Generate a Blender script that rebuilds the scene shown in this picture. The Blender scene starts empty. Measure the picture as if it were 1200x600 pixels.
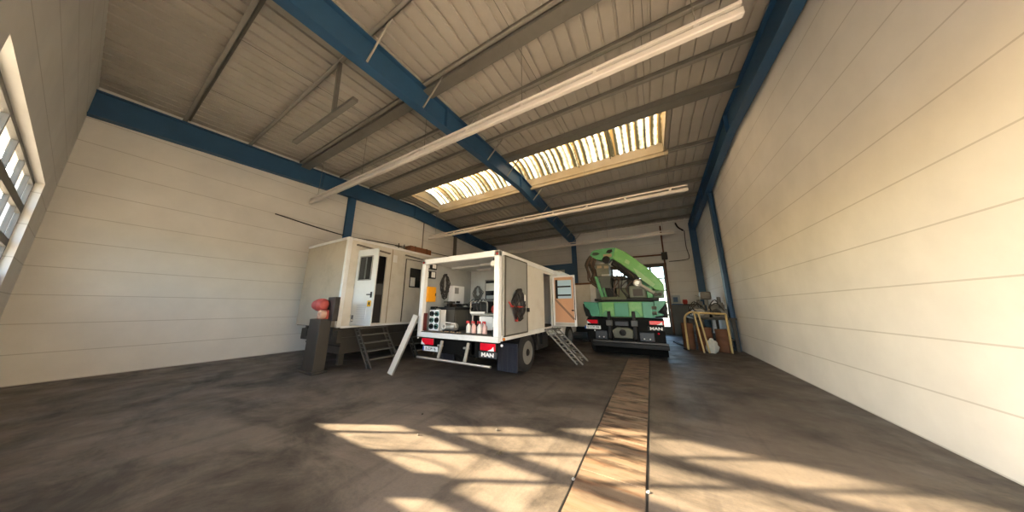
import bpy, bmesh, math, random
from mathutils import Vector, Matrix
random.seed(7)
R = math.radians
sc = bpy.context.scene
COL = sc.collection
ORG = {}

# ------------------------------------------------------------------ materials
def lin(c):
    c /= 255.0
    return c / 12.92 if c <= 0.04045 else ((c + 0.055) / 1.055) ** 2.4
def hexc(h):
    h = h.lstrip('#')
    return tuple(lin(int(h[i:i + 2], 16)) for i in (0, 2, 4)) + (1.0,)
MATS = {}
def M(name, col, rough=0.6, metal=0.0, var=0.15, scale=4.0, bump=0.0, dirt=None, dirt_amt=0.3, dirt_scale=1.5, spec=0.5, stretch=(1, 1, 1)):
    if name in MATS:
        return MATS[name]
    m = bpy.data.materials.new(name); m.use_nodes = True
    nt = m.node_tree; N = nt.nodes; L = nt.links
    b = N['Principled BSDF']
    b.inputs['Roughness'].default_value = rough
    b.inputs['Metallic'].default_value = metal
    b.inputs['Specular IOR Level'].default_value = spec
    tc = N.new('ShaderNodeTexCoord'); mp = N.new('ShaderNodeMapping')
    mp.inputs['Scale'].default_value = stretch
    L.new(tc.outputs['Object'], mp.inputs['Vector'])
    no = N.new('ShaderNodeTexNoise'); no.inputs['Scale'].default_value = scale; no.inputs['Detail'].default_value = 5
    L.new(mp.outputs['Vector'], no.inputs['Vector'])
    base = hexc(col)
    mx = N.new('ShaderNodeMix'); mx.data_type = 'RGBA'
    mx.inputs[6].default_value = tuple(c * (1 - var) for c in base[:3]) + (1,)
    mx.inputs[7].default_value = tuple(min(1, c * (1 + var)) for c in base[:3]) + (1,)
    L.new(no.outputs['Fac'], mx.inputs[0])
    out = mx.outputs[2]
    if dirt:
        n2 = N.new('ShaderNodeTexNoise'); n2.inputs['Scale'].default_value = dirt_scale; n2.inputs['Detail'].default_value = 8
        n2.inputs['Roughness'].default_value = 0.65
        L.new(mp.outputs['Vector'], n2.inputs['Vector'])
        rp = N.new('ShaderNodeMapRange'); rp.inputs[1].default_value = 0.48; rp.inputs[2].default_value = 0.72
        rp.inputs[4].default_value = dirt_amt
        L.new(n2.outputs['Fac'], rp.inputs[0])
        m2 = N.new('ShaderNodeMix'); m2.data_type = 'RGBA'
        L.new(rp.outputs[0], m2.inputs[0]); L.new(out, m2.inputs[6]); m2.inputs[7].default_value = hexc(dirt)
        out = m2.outputs[2]
    L.new(out, b.inputs['Base Color'])
    if bump:
        bp = N.new('ShaderNodeBump'); bp.inputs['Strength'].default_value = bump; bp.inputs['Distance'].default_value = 0.01
        n3 = N.new('ShaderNodeTexNoise'); n3.inputs['Scale'].default_value = scale * 8; n3.inputs['Detail'].default_value = 4
        L.new(mp.outputs['Vector'], n3.inputs['Vector'])
        L.new(n3.outputs['Fac'], bp.inputs['Height']); L.new(bp.outputs[0], b.inputs['Normal'])
    MATS[name] = m
    return m

def glass_mat(name, tint=(0.9, 0.93, 0.93), gloss=0.08):
    m = bpy.data.materials.new(name); m.use_nodes = True
    nt = m.node_tree; N = nt.nodes; L = nt.links
    N.remove(N['Principled BSDF'])
    t = N.new('ShaderNodeBsdfTransparent'); t.inputs[0].default_value = tint + (1,)
    g = N.new('ShaderNodeBsdfGlossy'); g.inputs['Roughness'].default_value = 0.04
    x = N.new('ShaderNodeMixShader'); x.inputs[0].default_value = gloss
    L.new(t.outputs[0], x.inputs[1]); L.new(g.outputs[0], x.inputs[2]); L.new(x.outputs[0], N['Material Output'].inputs[0])
    return m

def floor_mat():
    m = bpy.data.materials.new('worn_concrete'); m.use_nodes = True
    nt = m.node_tree; N = nt.nodes; L = nt.links; b = N['Principled BSDF']
    tc = N.new('ShaderNodeTexCoord')
    def noise(scale, detail=6, rough=0.6, stretch=None, dist=0.0):
        n = N.new('ShaderNodeTexNoise'); n.inputs['Scale'].default_value = scale; n.inputs['Detail'].default_value = detail
        n.inputs['Roughness'].default_value = rough; n.inputs['Distortion'].default_value = dist
        if stretch:
            mp = N.new('ShaderNodeMapping'); mp.inputs['Scale'].default_value = stretch
            L.new(tc.outputs['Object'], mp.inputs[0]); L.new(mp.outputs[0], n.inputs['Vector'])
        else:
            L.new(tc.outputs['Object'], n.inputs['Vector'])
        return n
    def mix(fac, a, bb):
        x = N.new('ShaderNodeMix'); x.data_type = 'RGBA'
        L.new(fac, x.inputs[0])
        for s, v in ((6, a), (7, bb)):
            if isinstance(v, tuple): x.inputs[s].default_value = v
            else: L.new(v, x.inputs[s])
        return x.outputs[2]
    def ramp(o, a, bb, lo=0.0, hi=1.0):
        r = N.new('ShaderNodeMapRange'); r.inputs[1].default_value = a; r.inputs[2].default_value = bb
        r.inputs[3].default_value = lo; r.inputs[4].default_value = hi
        L.new(o, r.inputs[0]); return r.outputs[0]
    c = mix(noise(1.3).outputs['Fac'], hexc('524a43'), hexc('80756b'))
    c = mix(ramp(noise(28, 3, 0.7).outputs['Fac'], 0.35, 0.75, 0, 0.45), c, hexc('857866'))
    c = mix(ramp(noise(0.55, 8, 0.68, (1, 1.6, 1), 0.6).outputs['Fac'], 0.46, 0.62, 0, 0.8), c, hexc('26211d'))
    c = mix(ramp(noise(90, 2, 0.5).outputs['Fac'], 0.62, 0.72, 0, 0.45), c, hexc('3a322b'))
    # tyre marks running along the bay
    c = mix(ramp(noise(2.2, 5, 0.6, (1.6, 0.12, 1)).outputs['Fac'], 0.54, 0.68, 0, 0.45), c, hexc('2c2723'))
    # darker from the trucks to the far end, with a wavy edge
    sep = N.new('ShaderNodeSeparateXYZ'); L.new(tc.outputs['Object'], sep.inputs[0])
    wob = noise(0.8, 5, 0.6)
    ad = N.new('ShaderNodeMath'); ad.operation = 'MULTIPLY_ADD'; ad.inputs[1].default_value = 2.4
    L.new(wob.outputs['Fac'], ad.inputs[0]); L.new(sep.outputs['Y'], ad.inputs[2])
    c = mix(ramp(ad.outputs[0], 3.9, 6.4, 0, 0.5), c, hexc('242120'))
    L.new(c, b.inputs['Base Color'])
    L.new(ramp(noise(1.9, 6, 0.6).outputs['Fac'], 0.3, 0.7, 0.42, 0.75), b.inputs['Roughness'])
    bp = N.new('ShaderNodeBump'); bp.inputs['Strength'].default_value = 0.35; bp.inputs['Distance'].default_value = 0.006
    L.new(noise(60, 4, 0.7).outputs['Fac'], bp.inputs['Height']); L.new(bp.outputs[0], b.inputs['Normal'])
    return m

def plank_mat():
    m = bpy.data.materials.new('oiled_planks'); m.use_nodes = True
    nt = m.node_tree; N = nt.nodes; L = nt.links; b = N['Principled BSDF']
    tc = N.new('ShaderNodeTexCoord')
    mp = N.new('ShaderNodeMapping'); mp.inputs['Rotation'].default_value = (0, 0, R(14)); mp.inputs['Scale'].default_value = (0.9, 7, 1)
    L.new(tc.outputs['Object'], mp.inputs[0])
    n = N.new('ShaderNodeTexNoise'); n.inputs['Scale'].default_value = 1.7; n.inputs['Detail'].default_value = 7; n.inputs['Roughness'].default_value = 0.62
    L.new(mp.outputs[0], n.inputs['Vector'])
    def rng(o, a, bb, lo, hi):
        r = N.new('ShaderNodeMapRange'); r.inputs[1].default_value = a; r.inputs[2].default_value = bb; r.inputs[3].default_value = lo; r.inputs[4].default_value = hi
        L.new(o, r.inputs[0]); return r.outputs[0]
    def mix(f, a, c):
        x = N.new('ShaderNodeMix'); x.data_type = 'RGBA'; L.new(f, x.inputs[0])
        if isinstance(a, tuple): x.inputs[6].default_value = a
        else: L.new(a, x.inputs[6])
        x.inputs[7].default_value = c; return x.outputs[2]
    def mul(a, c):
        m_ = N.new('ShaderNodeMath'); m_.operation = 'MULTIPLY'; L.new(a, m_.inputs[0]); L.new(c, m_.inputs[1]); return m_.outputs[0]
    nb = N.new('ShaderNodeTexNoise'); nb.inputs['Scale'].default_value = 2.2; nb.inputs['Detail'].default_value = 6; L.new(tc.outputs['Object'], nb.inputs['Vector'])
    c = mix(nb.outputs['Fac'], hexc('5f5045'), hexc('84735f'))
    c = mix(rng(n.outputs['Fac'], .50, .66, 0, .55), c, hexc('7a4c2c'))
    sep = N.new('ShaderNodeSeparateXYZ'); L.new(tc.outputs['Object'], sep.inputs[0])
    mp2 = N.new('ShaderNodeMapping'); mp2.inputs['Rotation'].default_value = (0, 0, R(11)); mp2.inputs['Scale'].default_value = (1.4, 6, 1); mp2.inputs['Location'].default_value = (3.1, 1.7, 0)
    L.new(tc.outputs['Object'], mp2.inputs[0])
    n2 = N.new('ShaderNodeTexNoise'); n2.inputs['Scale'].default_value = 1.5; n2.inputs['Detail'].default_value = 6; n2.inputs['Roughness'].default_value = .65
    L.new(mp2.outputs[0], n2.inputs['Vector'])
    c = mix(mul(rng(n2.outputs['Fac'], .48, .60, 0, 1), rng(sep.outputs['Y'], -4.6, -3.4, .35, .92)), c, hexc('22170f'))  # oil streaks, painted weaker along the sunlit stretch
    L.new(c, b.inputs['Base Color'])
    b.inputs['Roughness'].default_value = 0.55
    bp = N.new('ShaderNodeBump'); bp.inputs['Strength'].default_value = 0.4; bp.inputs['Distance'].default_value = 0.006
    L.new(n.outputs['Fac'], bp.inputs['Height']); L.new(bp.outputs[0], b.inputs['Normal'])
    return m

def panel_wall_mat(name, col, dirt):
    """light concrete wall panels with horizontal joints every 0.62 m"""
    m = bpy.data.materials.new(name); m.use_nodes = True
    nt = m.node_tree; N = nt.nodes; L = nt.links; b = N['Principled BSDF']
    tc = N.new('ShaderNodeTexCoord')
    n = N.new('ShaderNodeTexNoise'); n.inputs['Scale'].default_value = 1.1; n.inputs['Detail'].default_value = 7; n.inputs['Roughness'].default_value = 0.6
    L.new(tc.outputs['Object'], n.inputs['Vector'])
    base = hexc(col)
    x = N.new('ShaderNodeMix'); x.data_type = 'RGBA'
    x.inputs[6].default_value = tuple(c * 0.82 for c in base[:3]) + (1,); x.inputs[7].default_value = tuple(min(1, c * 1.14) for c in base[:3]) + (1,)
    L.new(n.outputs['Fac'], x.inputs[0])
    sep = N.new('ShaderNodeSeparateXYZ'); L.new(tc.outputs['Object'], sep.inputs[0])
    dv = N.new('ShaderNodeMath'); dv.operation = 'DIVIDE'; dv.inputs[1].default_value = 0.62; L.new(sep.outputs['Z'], dv.inputs[0])
    fr = N.new('ShaderNodeMath'); fr.operation = 'FRACT'; L.new(dv.outputs[0], fr.inputs[0])
    lt = N.new('ShaderNodeMath'); lt.operation = 'LESS_THAN'; lt.inputs[1].default_value = 0.03; L.new(fr.outputs[0], lt.inputs[0])
    ml = N.new('ShaderNodeMath'); ml.operation = 'MULTIPLY'; ml.inputs[1].default_value = 0.45; L.new(lt.outputs[0], ml.inputs[0])
    y = N.new('ShaderNodeMix'); y.data_type = 'RGBA'
    L.new(ml.outputs[0], y.inputs[0]); L.new(x.outputs[2], y.inputs[6]); y.inputs[7].default_value = hexc(dirt)
    L.new(y.outputs[2], b.inputs['Base Color']); b.inputs['Roughness'].default_value = 0.8
    return m

def rooflight_mat():
    """weathered translucent corrugated sheet: pale ribs and brown stripes along each corrugation"""
    m = bpy.data.materials.new('translucent_sheet'); m.use_nodes = True
    nt = m.node_tree; N = nt.nodes; L = nt.links
    N.remove(N['Principled BSDF'])
    tc = N.new('ShaderNodeTexCoord')
    mp = N.new('ShaderNodeMapping'); mp.inputs['Scale'].default_value = (2.6, 0.12, 0.12)
    L.new(tc.outputs['Object'], mp.inputs[0])
    n = N.new('ShaderNodeTexNoise'); n.inputs['Scale'].default_value = 1.0; n.inputs['Detail'].default_value = 3
    L.new(mp.outputs[0], n.inputs['Vector'])
    n2 = N.new('ShaderNodeTexNoise'); n2.inputs['Scale'].default_value = 7; n2.inputs['Detail'].default_value = 5
    L.new(tc.outputs['Object'], n2.inputs['Vector'])
    ad = N.new('ShaderNodeMath'); ad.operation = 'MULTIPLY_ADD'; ad.inputs[1].default_value = 0.25
    L.new(n2.outputs['Fac'], ad.inputs[0]); L.new(n.outputs['Fac'], ad.inputs[2])
    cr = N.new('ShaderNodeValToRGB'); e = cr.color_ramp.elements
    e[0].position = 0.55; e[0].color = hexc('4a3a20')
    e[1].position = 0.82; e[1].color = hexc('fff6e4')
    k = e.new(0.69); k.color = hexc('b79c6a')
    sp = N.new('ShaderNodeSeparateXYZ'); L.new(tc.outputs['Object'], sp.inputs[0])
    sn = N.new('ShaderNodeMath'); sn.operation = 'MULTIPLY'; sn.inputs[1].default_value = 2 * math.pi / 0.25; L.new(sp.outputs['X'], sn.inputs[0])
    si = N.new('ShaderNodeMath'); si.operation = 'SINE'; L.new(sn.outputs[0], si.inputs[0])
    a2 = N.new('ShaderNodeMath'); a2.operation = 'MULTIPLY_ADD'; a2.inputs[1].default_value = 0.11; L.new(si.outputs[0], a2.inputs[0]); L.new(ad.outputs[0], a2.inputs[2])
    L.new(a2.outputs[0], cr.inputs[0])
    t = N.new('ShaderNodeBsdfTranslucent'); d = N.new('ShaderNodeBsdfDiffuse')
    L.new(cr.outputs[0], t.inputs[0]); L.new(cr.outputs[0], d.inputs[0])
    x = N.new('ShaderNodeMixShader'); x.inputs[0].default_value = 0.35
    L.new(t.outputs[0], x.inputs[1]); L.new(d.outputs[0], x.inputs[2]); L.new(x.outputs[0], N['Material Output'].inputs[0])
    return m

FLOOR = floor_mat(); PLANK = plank_mat(); GLASS = glass_mat('thin_glass'); FRP = rooflight_mat()
DARKGLASS = M('dark_window_glass', '1c2023', 0.12, spec=0.6)
WALLM = panel_wall_mat('wall_panels', 'dedcd8', '979189'); WALLFAR = panel_wall_mat('far_wall_panels', 'd6d4d0', '8d877f')
ROOF = M('roof_sheet', 'b3aea5', 0.55, 0.0, 0.1, 1.2, dirt='8f877b', dirt_amt=0.4, dirt_scale=0.7)
STEEL = M('galvanised_steel', '77756f', 0.5, 0.2, 0.12, 5, dirt='5b5148', dirt_amt=0.3)
BLUE = M('blue_paint', '2a5378', 0.5, 0, 0.1, 3, dirt='24364a', dirt_amt=0.35)
WHITE = M('white_paint', 'e6e7e8', 0.45, 0, 0.06, 3, dirt='8d8475', dirt_amt=0.25)
TRUCKW = M('dirty_white_panel', 'e2e3e3', 0.45, 0, 0.08, 2, dirt='857a69', dirt_amt=0.35)
CREAM = M('cream_panel', 'd3cfc6', 0.5, 0, 0.07, 1.5, dirt='93866f', dirt_amt=0.35)
GREYP = M('grey_panel', '8b8b88', 0.5, 0, 0.08, 2.5, dirt='66625a', dirt_amt=0.3)
INNER = M('inner_lining', 'd2d4d3', 0.6, 0, 0.06, 2, dirt='8a857a', dirt_amt=0.3)
BLACK = M('black_steel', '151516', 0.55, 0, 0.25, 8, dirt='2a2622', dirt_amt=0.4, spec=0.25)
RUBBER = M('tyre_rubber', '1b1b1c', 0.8, 0, 0.15, 10, dirt='37332e', dirt_amt=0.4)
FLAP = M('mudflap_rubber', '1c2130', 0.6, 0, 0.15, 4, dirt='4a4a4c', dirt_amt=0.35, stretch=(8, 1, 0.6))
ALU = M('aluminium', 'b9b6b0', 0.35, 0.8, 0.08, 8)
ALUD = M('dull_aluminium', '9a978f', 0.5, 0.3, 0.12, 8)
RIM = M('wheel_rim', '82817d', 0.45, 0.2, 0.12, 8, dirt='5a544d', dirt_amt=0.4)
RED = M('red_lens', 'd4152b', 0.2, 0, 0.15, 20)
REDP = M('red_paint', 'a8322c', 0.5, 0, 0.15, 6)
PINK = M('faded_red_paint', 'b5504a', 0.55, 0, 0.2, 6)
LENSW = M('clear_lens', 'e4e6ea', 0.15, 0, 0.05, 20)
AMBER = M('amber_lens', 'd07a2a', 0.25, 0, 0.1, 20)
PLATEW = M('plate_white', 'dfe4e8', 0.35, 0, 0.03, 10)
PLATEB = M('plate_blue', '2450a0', 0.4, 0, 0.03, 10)
INK = M('black_ink', '191919', 0.5, 0, 0.02, 5)
LETTER = M('chrome_letters', 'f2f2f0', 0.3, 0, 0.02, 5)
ORANGE = M('yellow_orange_box', 'eda012', 0.5, 0, 0.06, 4)
YELLOW = M('yellow_sticker', 'e8b21c', 0.5, 0, 0.05, 6)
WOODP = M('plywood_inner_face', 'c39573', 0.5, 0, 0.12, 2.2, dirt='9c6446', dirt_amt=0.4, stretch=(1, 1, 0.3))
WOODB = M('brown_wood', '7a4a2c', 0.7, 0, 0.25, 6, stretch=(1, 0.2, 1))
WOODS = M('scrap_wood', 'a98e6c', 0.8, 0, 0.2, 8)
REDBROWN = M('red_brown_lining', '5a2a22', 0.6, 0, 0.15, 3)
SKYG = M('pale_blue_pane', 'a9c7da', 0.15, 0, 0.06, 2)
GREEN = M('green_paint', '4c9160', 0.45, 0, 0.12, 2.5, dirt='3f6b45', dirt_amt=0.45, dirt_scale=3)
GREENL = M('light_green_paint', '5f9f58', 0.42, 0, 0.12, 2.5, dirt='9fbf8a', dirt_amt=0.35, dirt_scale=4)
GREENT = M('teal_green_paint', '3f8a70', 0.45, 0, 0.1, 2.5, dirt='3f6f60', dirt_amt=0.4, dirt_scale=3)
OLIVE = M('oily_grey_green', '56584b', 0.5, 0, 0.2, 5, dirt='33312a', dirt_amt=0.5, dirt_scale=4)
GREYBLUE = M('grey_blue_box', '262d38', 0.5, 0, 0.12, 5)
HOSE = M('old_hydraulic_hose', '4a382a', 0.6, 0, 0.35, 12)
HOSEB = M('black_hose', '1a1817', 0.55, 0, 0.2, 12)
RUST = M('rusty_steel', '6b4630', 0.75, 0.1, 0.3, 6, dirt='3d2a20', dirt_amt=0.5)
YELP = M('worn_yellow_tube', 'b9a06a', 0.5, 0, 0.15, 8, dirt='7a6a48', dirt_amt=0.4)
DADO = M('grey_dado_paint', '6a6864', 0.6, 0, 0.1, 2, dirt='4a4641', dirt_amt=0.4)
DARKT = M('dark_trailer_steel', '37332d', 0.6, 0, 0.18, 3, dirt='201d1a', dirt_amt=0.5)
BOTTLE = M('milky_bottle', 'e2dcd4', 0.35, 0, 0.05, 8)
BOTTLEP = M('pink_bottle', 'dcb4aa', 0.35, 0, 0.05, 8)
CAPRED = M('red_cap', 'c02a2c', 0.4, 0, 0.1, 8)
TUBE = M('cream_batten', 'd8d2cb', 0.4, 0, 0.05, 3)
CURB = M('curb_board', 'a09680', 0.6, 0, 0.12, 2, dirt='857658', dirt_amt=0.4)
TEALD = M('teal_fitting', '3c6a66', 0.5, 0, 0.1, 6)
PAPER = M('paper_white', 'e6e4df', 0.6, 0, 0.03, 6)
ASPH = M('yard_concrete', '9a9082', 0.8, 0, 0.12, 1.0)

# ------------------------------------------------------------------ mesh builder
class MB:
    def __init__(s): s.v = []; s.f = []
    def add(s, vs, fs):
        b = len(s.v); s.v += [tuple(v) for v in vs]; s.f += [tuple(i + b for i in f) for f in fs]; return s
    def box(s, x0, y0, z0, x1, y1, z1):
        x0, x1 = min(x0, x1), max(x0, x1); y0, y1 = min(y0, y1), max(y0, y1); z0, z1 = min(z0, z1), max(z0, z1)
        return s.add([(x0, y0, z0), (x1, y0, z0), (x1, y1, z0), (x0, y1, z0), (x0, y0, z1), (x1, y0, z1), (x1, y1, z1), (x0, y1, z1)],
                     [(0, 3, 2, 1), (4, 5, 6, 7), (0, 1, 5, 4), (1, 2, 6, 5), (2, 3, 7, 6), (3, 0, 4, 7)])
    def obox(s, p0, p1, w, h, up=(0, 0, 1)):
        """box from p0 to p1, w across, h along up"""
        p0, p1 = Vector(p0), Vector(p1); d = (p1 - p0).normalized(); up = Vector(up)
        a = d.cross(up)
        if a.length < 1e-4: a = d.cross(Vector((0, 1, 0)))
        a.normalize(); u = a.cross(d).normalized(); a *= w / 2; u *= h / 2
        vs = [p0 - a - u, p0 + a - u, p0 + a + u, p0 - a + u, p1 - a - u, p1 + a - u, p1 + a + u, p1 - a + u]
        return s.add(vs, [(0, 3, 2, 1), (4, 5, 6, 7), (0, 1, 5, 4), (1, 2, 6, 5), (2, 3, 7, 6), (3, 0, 4, 7)][0:6])
    def tube(s, pts, r, n=8, r1=None):
        pts = [Vector(p) for p in pts]; k = len(pts); rings = []
        prev = None
        for i, p in enumerate(pts):
            d = (pts[min(i + 1, k - 1)] - pts[max(i - 1, 0)])
            d = d.normalized() if d.length > 1e-9 else Vector((0, 0, 1))
            if prev is None:
                a = d.cross(Vector((0, 0, 1)))
                if a.length < 1e-3: a = d.cross(Vector((0, 1, 0)))
            else:
                a = prev - d * prev.dot(d)
            a.normalize(); prev = a; b = d.cross(a)
            rr = r if r1 is None else r + (r1 - r) * i / max(1, k - 1)
            rings.append([p + (a * math.cos(2 * math.pi * j / n) + b * math.sin(2 * math.pi * j / n)) * rr for j in range(n)])
        vs = [v for q in rings for v in q]; fs = []
        for i in range(k - 1):
            for j in range(n):
                fs.append((i * n + j, i * n + (j + 1) % n, (i + 1) * n + (j + 1) % n, (i + 1) * n + j))
        fs.append(tuple(range(n))[::-1]); fs.append(tuple((k - 1) * n + j for j in range(n)))
        return s.add(vs, fs)
    def cyl(s, p0, p1, r, n=16): return s.tube([p0, p1], r, n)
    def prism(s, poly, axis, a0, a1):
        """polygon in the two other axes (cyclic order xz for 'y', yz for 'x', xy for 'z') extruded from a0 to a1"""
        def P(q, a):
            return {'x': (a, q[0], q[1]), 'y': (q[0], a, q[1]), 'z': (q[0], q[1], a)}[axis]
        n = len(poly)
        vs = [P(q, a0) for q in poly] + [P(q, a1) for q in poly]
        fs = [tuple(range(n))[::-1], tuple(range(n, 2 * n))] + [(i, (i + 1) % n, n + (i + 1) % n, n + i) for i in range(n)]
        return s.add(vs, fs)
    def lathe(s, c, axis, prof, n=24, caps=True):
        """prof: (radius, offset along axis)"""
        c = Vector(c); vs = []; k = len(prof)
        for r, o in prof:
            for j in range(n):
                t = 2 * math.pi * j / n; u, w = r * math.cos(t), r * math.sin(t)
                vs.append(c + Vector({'x': (o, u, w), 'y': (u, o, w), 'z': (u, w, o)}[axis]))
        fs = []
        for i in range(k - 1):
            for j in range(n):
                fs.append((i * n + j, i * n + (j + 1) % n, (i + 1) * n + (j + 1) % n, (i + 1) * n + j))
        if caps: fs.append(tuple(range(n))[::-1]); fs.append(tuple((k - 1) * n + j for j in range(n)))
        return s.add(vs, fs)
    def ball(s, c, r, sx=1, sy=1, sz=1, jit=0.0, n=10, m=7):
        c = Vector(c); vs = []; fs = []
        for i in range(m + 1):
            ph = math.pi * i / m
            for j in range(n):
                t = 2 * math.pi * j / n; q = r * (1 + random.uniform(-jit, jit))
                vs.append(c + Vector((q * sx * math.sin(ph) * math.cos(t), q * sy * math.sin(ph) * math.sin(t), q * sz * math.cos(ph))))
        for i in range(m):
            for j in range(n):
                fs.append((i * n + j, i * n + (j + 1) % n, (i + 1) * n + (j + 1) % n, (i + 1) * n + j))
        return s.add(vs, fs)
    def build(s, name, mat, parent=None, bevel=0.0, angle=35, origin=None):
        o3 = ORG[parent.name] if parent is not None else Vector(origin or (0, 0, 0))
        me = bpy.data.meshes.new(name)
        me.from_pydata([tuple(Vector(v) - o3) for v in s.v], [], s.f)
        bm = bmesh.new(); bm.from_mesh(me)
        bmesh.ops.remove_doubles(bm, verts=bm.verts, dist=1e-5)
        bmesh.ops.recalc_face_normals(bm, faces=bm.faces)
        bm.to_mesh(me); bm.free()
        me.materials.append(mat)
        if angle > 0:
            for p in me.polygons: p.use_smooth = True
            me.set_sharp_from_angle(angle=R(angle))
        o = bpy.data.objects.new(name, me); COL.objects.link(o)
        if parent is not None: o.parent = parent
        else: o.location = o3
        ORG[o.name] = o3
        if bevel:
            md = o.modifiers.new('edge', 'BEVEL'); md.width = bevel; md.segments = 2; md.limit_method = 'ANGLE'; md.angle_limit = R(40)
        return o

def tag(o, label=None, cat=None, group=None, kind=None):
    for k, v in (('label', label), ('category', cat), ('group', group), ('kind', kind)):
        if v: o[k] = v
    return o
def thing(name, label, cat, loc, group=None, kind=None):
    o = bpy.data.objects.new(name, None); COL.objects.link(o)
    o.location = loc; o.empty_display_size = 0.2; ORG[o.name] = Vector(loc)
    return tag(o, label, cat, group, kind)
def struct(o, label, cat, group=None): return tag(o, label, cat, group, 'structure')
def copy_tree(o, parent=None, loc=None, label=None):
    kids = [c for c in bpy.data.objects if c.parent == o]
    c = o.copy(); COL.objects.link(c); c.parent = parent
    if loc is not None: c.location = loc
    if label: c['label'] = label
    for k in kids: copy_tree(k, c)
    return c
def text(name, body, size, mat, parent, loc, rot, extrude=0.004, align='CENTER', sx=1.0, off=0.0):
    cu = bpy.data.curves.new(name, 'FONT'); cu.body = body; cu.size = size; cu.extrude = extrude; cu.offset = off
    cu.align_x = align; cu.align_y = 'CENTER'; cu.materials.append(mat)
    t0 = bpy.data.objects.new(name, cu); COL.objects.link(t0)
    me = bpy.data.meshes.new_from_object(t0.evaluated_get(bpy.context.evaluated_depsgraph_get()))
    bpy.data.objects.remove(t0)
    o = bpy.data.objects.new(name, me); COL.objects.link(o); o.parent = parent
    if not me.materials: me.materials.append(mat)
    o.location = Vector(loc) - ORG[parent.name]; o.rotation_euler = rot; o.scale = (sx, 1, 1)
    return o
def arc(c, r, a0, a1, n, plane='xz', s2=1.0):
    out = []
    for i in range(n + 1):
        t = R(a0 + (a1 - a0) * i / n); u, w = r * math.cos(t), r * s2 * math.sin(t)
        out.append({'xz': (c[0] + u, c[1], c[2] + w), 'yz': (c[0], c[1] + u, c[2] + w), 'xy': (c[0] + u, c[1] + w, c[2])}[plane])
    return out
def smooth_path(pts, n=5):
    """Catmull-Rom through pts"""
    P = [Vector(p) for p in pts]; out = []
    for i in range(len(P) - 1):
        a, b, c, d = P[max(i - 1, 0)], P[i], P[i + 1], P[min(i + 2, len(P) - 1)]
        for k in range(n):
            t = k / n
            out.append(0.5 * ((2 * b) + (c - a) * t + (2 * a - 5 * b + 4 * c - d) * t * t + (3 * b - a - 3 * c + d) * t ** 3))
    out.append(P[-1]); return out

# ------------------------------------------------------------------ dimensions of the hall
XL, XR, YF, YB = -11.7, 2.8, -0.7, 17.6
RIDGE = 8.8
def zt(y): return 7.42 - 0.055 * (RIDGE - y) if y < RIDGE else 7.42 - 0.075 * (y - RIDGE)

# ------------------------------------------------------------------ setting
m = MB().box(XL - .3, YF - .3, -0.3, XR + .3, YB + .3, 0.0)
struct(m.build('floor', FLOOR), 'stained and dusty concrete floor of the workshop hall', 'floor')
m = MB().box(-30, -40, -0.34, 25, YF - .3, -0.02)
m.box(-30, YB + .3, -0.34, 25, 45, -0.02)
struct(m.build('ground', ASPH), 'pale concrete yard outside the open gates', 'ground')
struct(MB().box(XL - .25, YF - .25, -.1, XL, YB + .25, 7.85).build('wall_left', WALLM), 'tan panel wall of the gable end behind the white cabin', 'wall')
struct(MB().box(XR, YF - .25, -.1, XR + .25, YB + .25, 7.85).build('wall_right', WALLM), 'tan panel wall beside the steel bench', 'wall')
m = MB().box(XL, YB, -.1, -2.15, YB + .25, 7.2).box(1.0, YB, -.1, XR, YB + .25, 7.2).box(-2.15, YB, 4.25, 1.0, YB + .25, 7.2)
struct(m.build('wall_far', WALLFAR), 'tan panel wall at the far end of the hall', 'wall')
# front wall with the glazed gate and the open gateway behind the camera
GX0, GX1, GZ = -9.95, -4.6, 3.92
OX0, OX1, OZ = -1.7, 2.3, 3.8
m = MB()
m.box(XL, YF - .25, -.1, GX0, YF, 7.3); m.box(GX0, YF - .25, GZ, GX1, YF, 7.3)
m.box(GX1, YF - .25, -.1, OX0, YF, 7.3); m.box(OX0, YF - .25, OZ, OX1, YF, 7.3); m.box(OX1, YF - .25, -.1, XR, YF, 7.3)
struct(m.build('wall_front', WALLM), 'tan wall with two gateways behind the viewer', 'wall')
# dado on the far wall
struct(MB().box(1.06, YB - .03, 0, XR, YB, 1.75).build('baseboard_far', DADO), 'grey painted lower band of the far wall', 'wall trim')
# roof sheets, corrugated along the slope
def corrugated(m, x0, x1, ys):
    pitch = 0.30; prof = [(0, 0), (.235, 0), (.243, .05), (.292, .05)]
    xs = []; x = XL - .3
    while x < x1 + pitch:
        for dx, dz in prof:
            if x0 - .07 <= x + dx <= x1 + .07: xs.append((x + dx, dz))
        x += pitch
    xs = [(x0 - .04, xs[0][1])] + [q for q in xs if x0 - .04 < q[0] < x1 + .04] + [(x1 + .04, xs[-1][1])]
    b = len(m.v); k = len(ys)
    for X, dz in xs:
        for y in ys: m.v.append((X, y, zt(y) + 0.2 + dz))
    for i in range(len(xs) - 1):
        for j in range(k - 1):
            m.f.append((b + i * k + j, b + (i + 1) * k + j, b + (i + 1) * k + j + 1, b + i * k + j + 1))
SX0, SX1, SY0, SY1 = -10.6, 1.05, 7.72, 9.86
m = MB()
corrugated(m, XL - .3, XR + .3, (YF - .4, SY0)); corrugated(m, XL - .3, XR + .3, (SY1, YB + .4))
corrugated(m, XL - .3, SX0, (SY0, RIDGE, SY1)); corrugated(m, SX1, XR + .3, (SY0, RIDGE, SY1))
o = m.build('ceiling', ROOF, angle=0); md = o.modifiers.new('gauge', 'SOLIDIFY'); md.thickness = 0.006; md.offset = 1
struct(o, 'underside of the tan ribbed metal roof sheets', 'ceiling')
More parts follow.
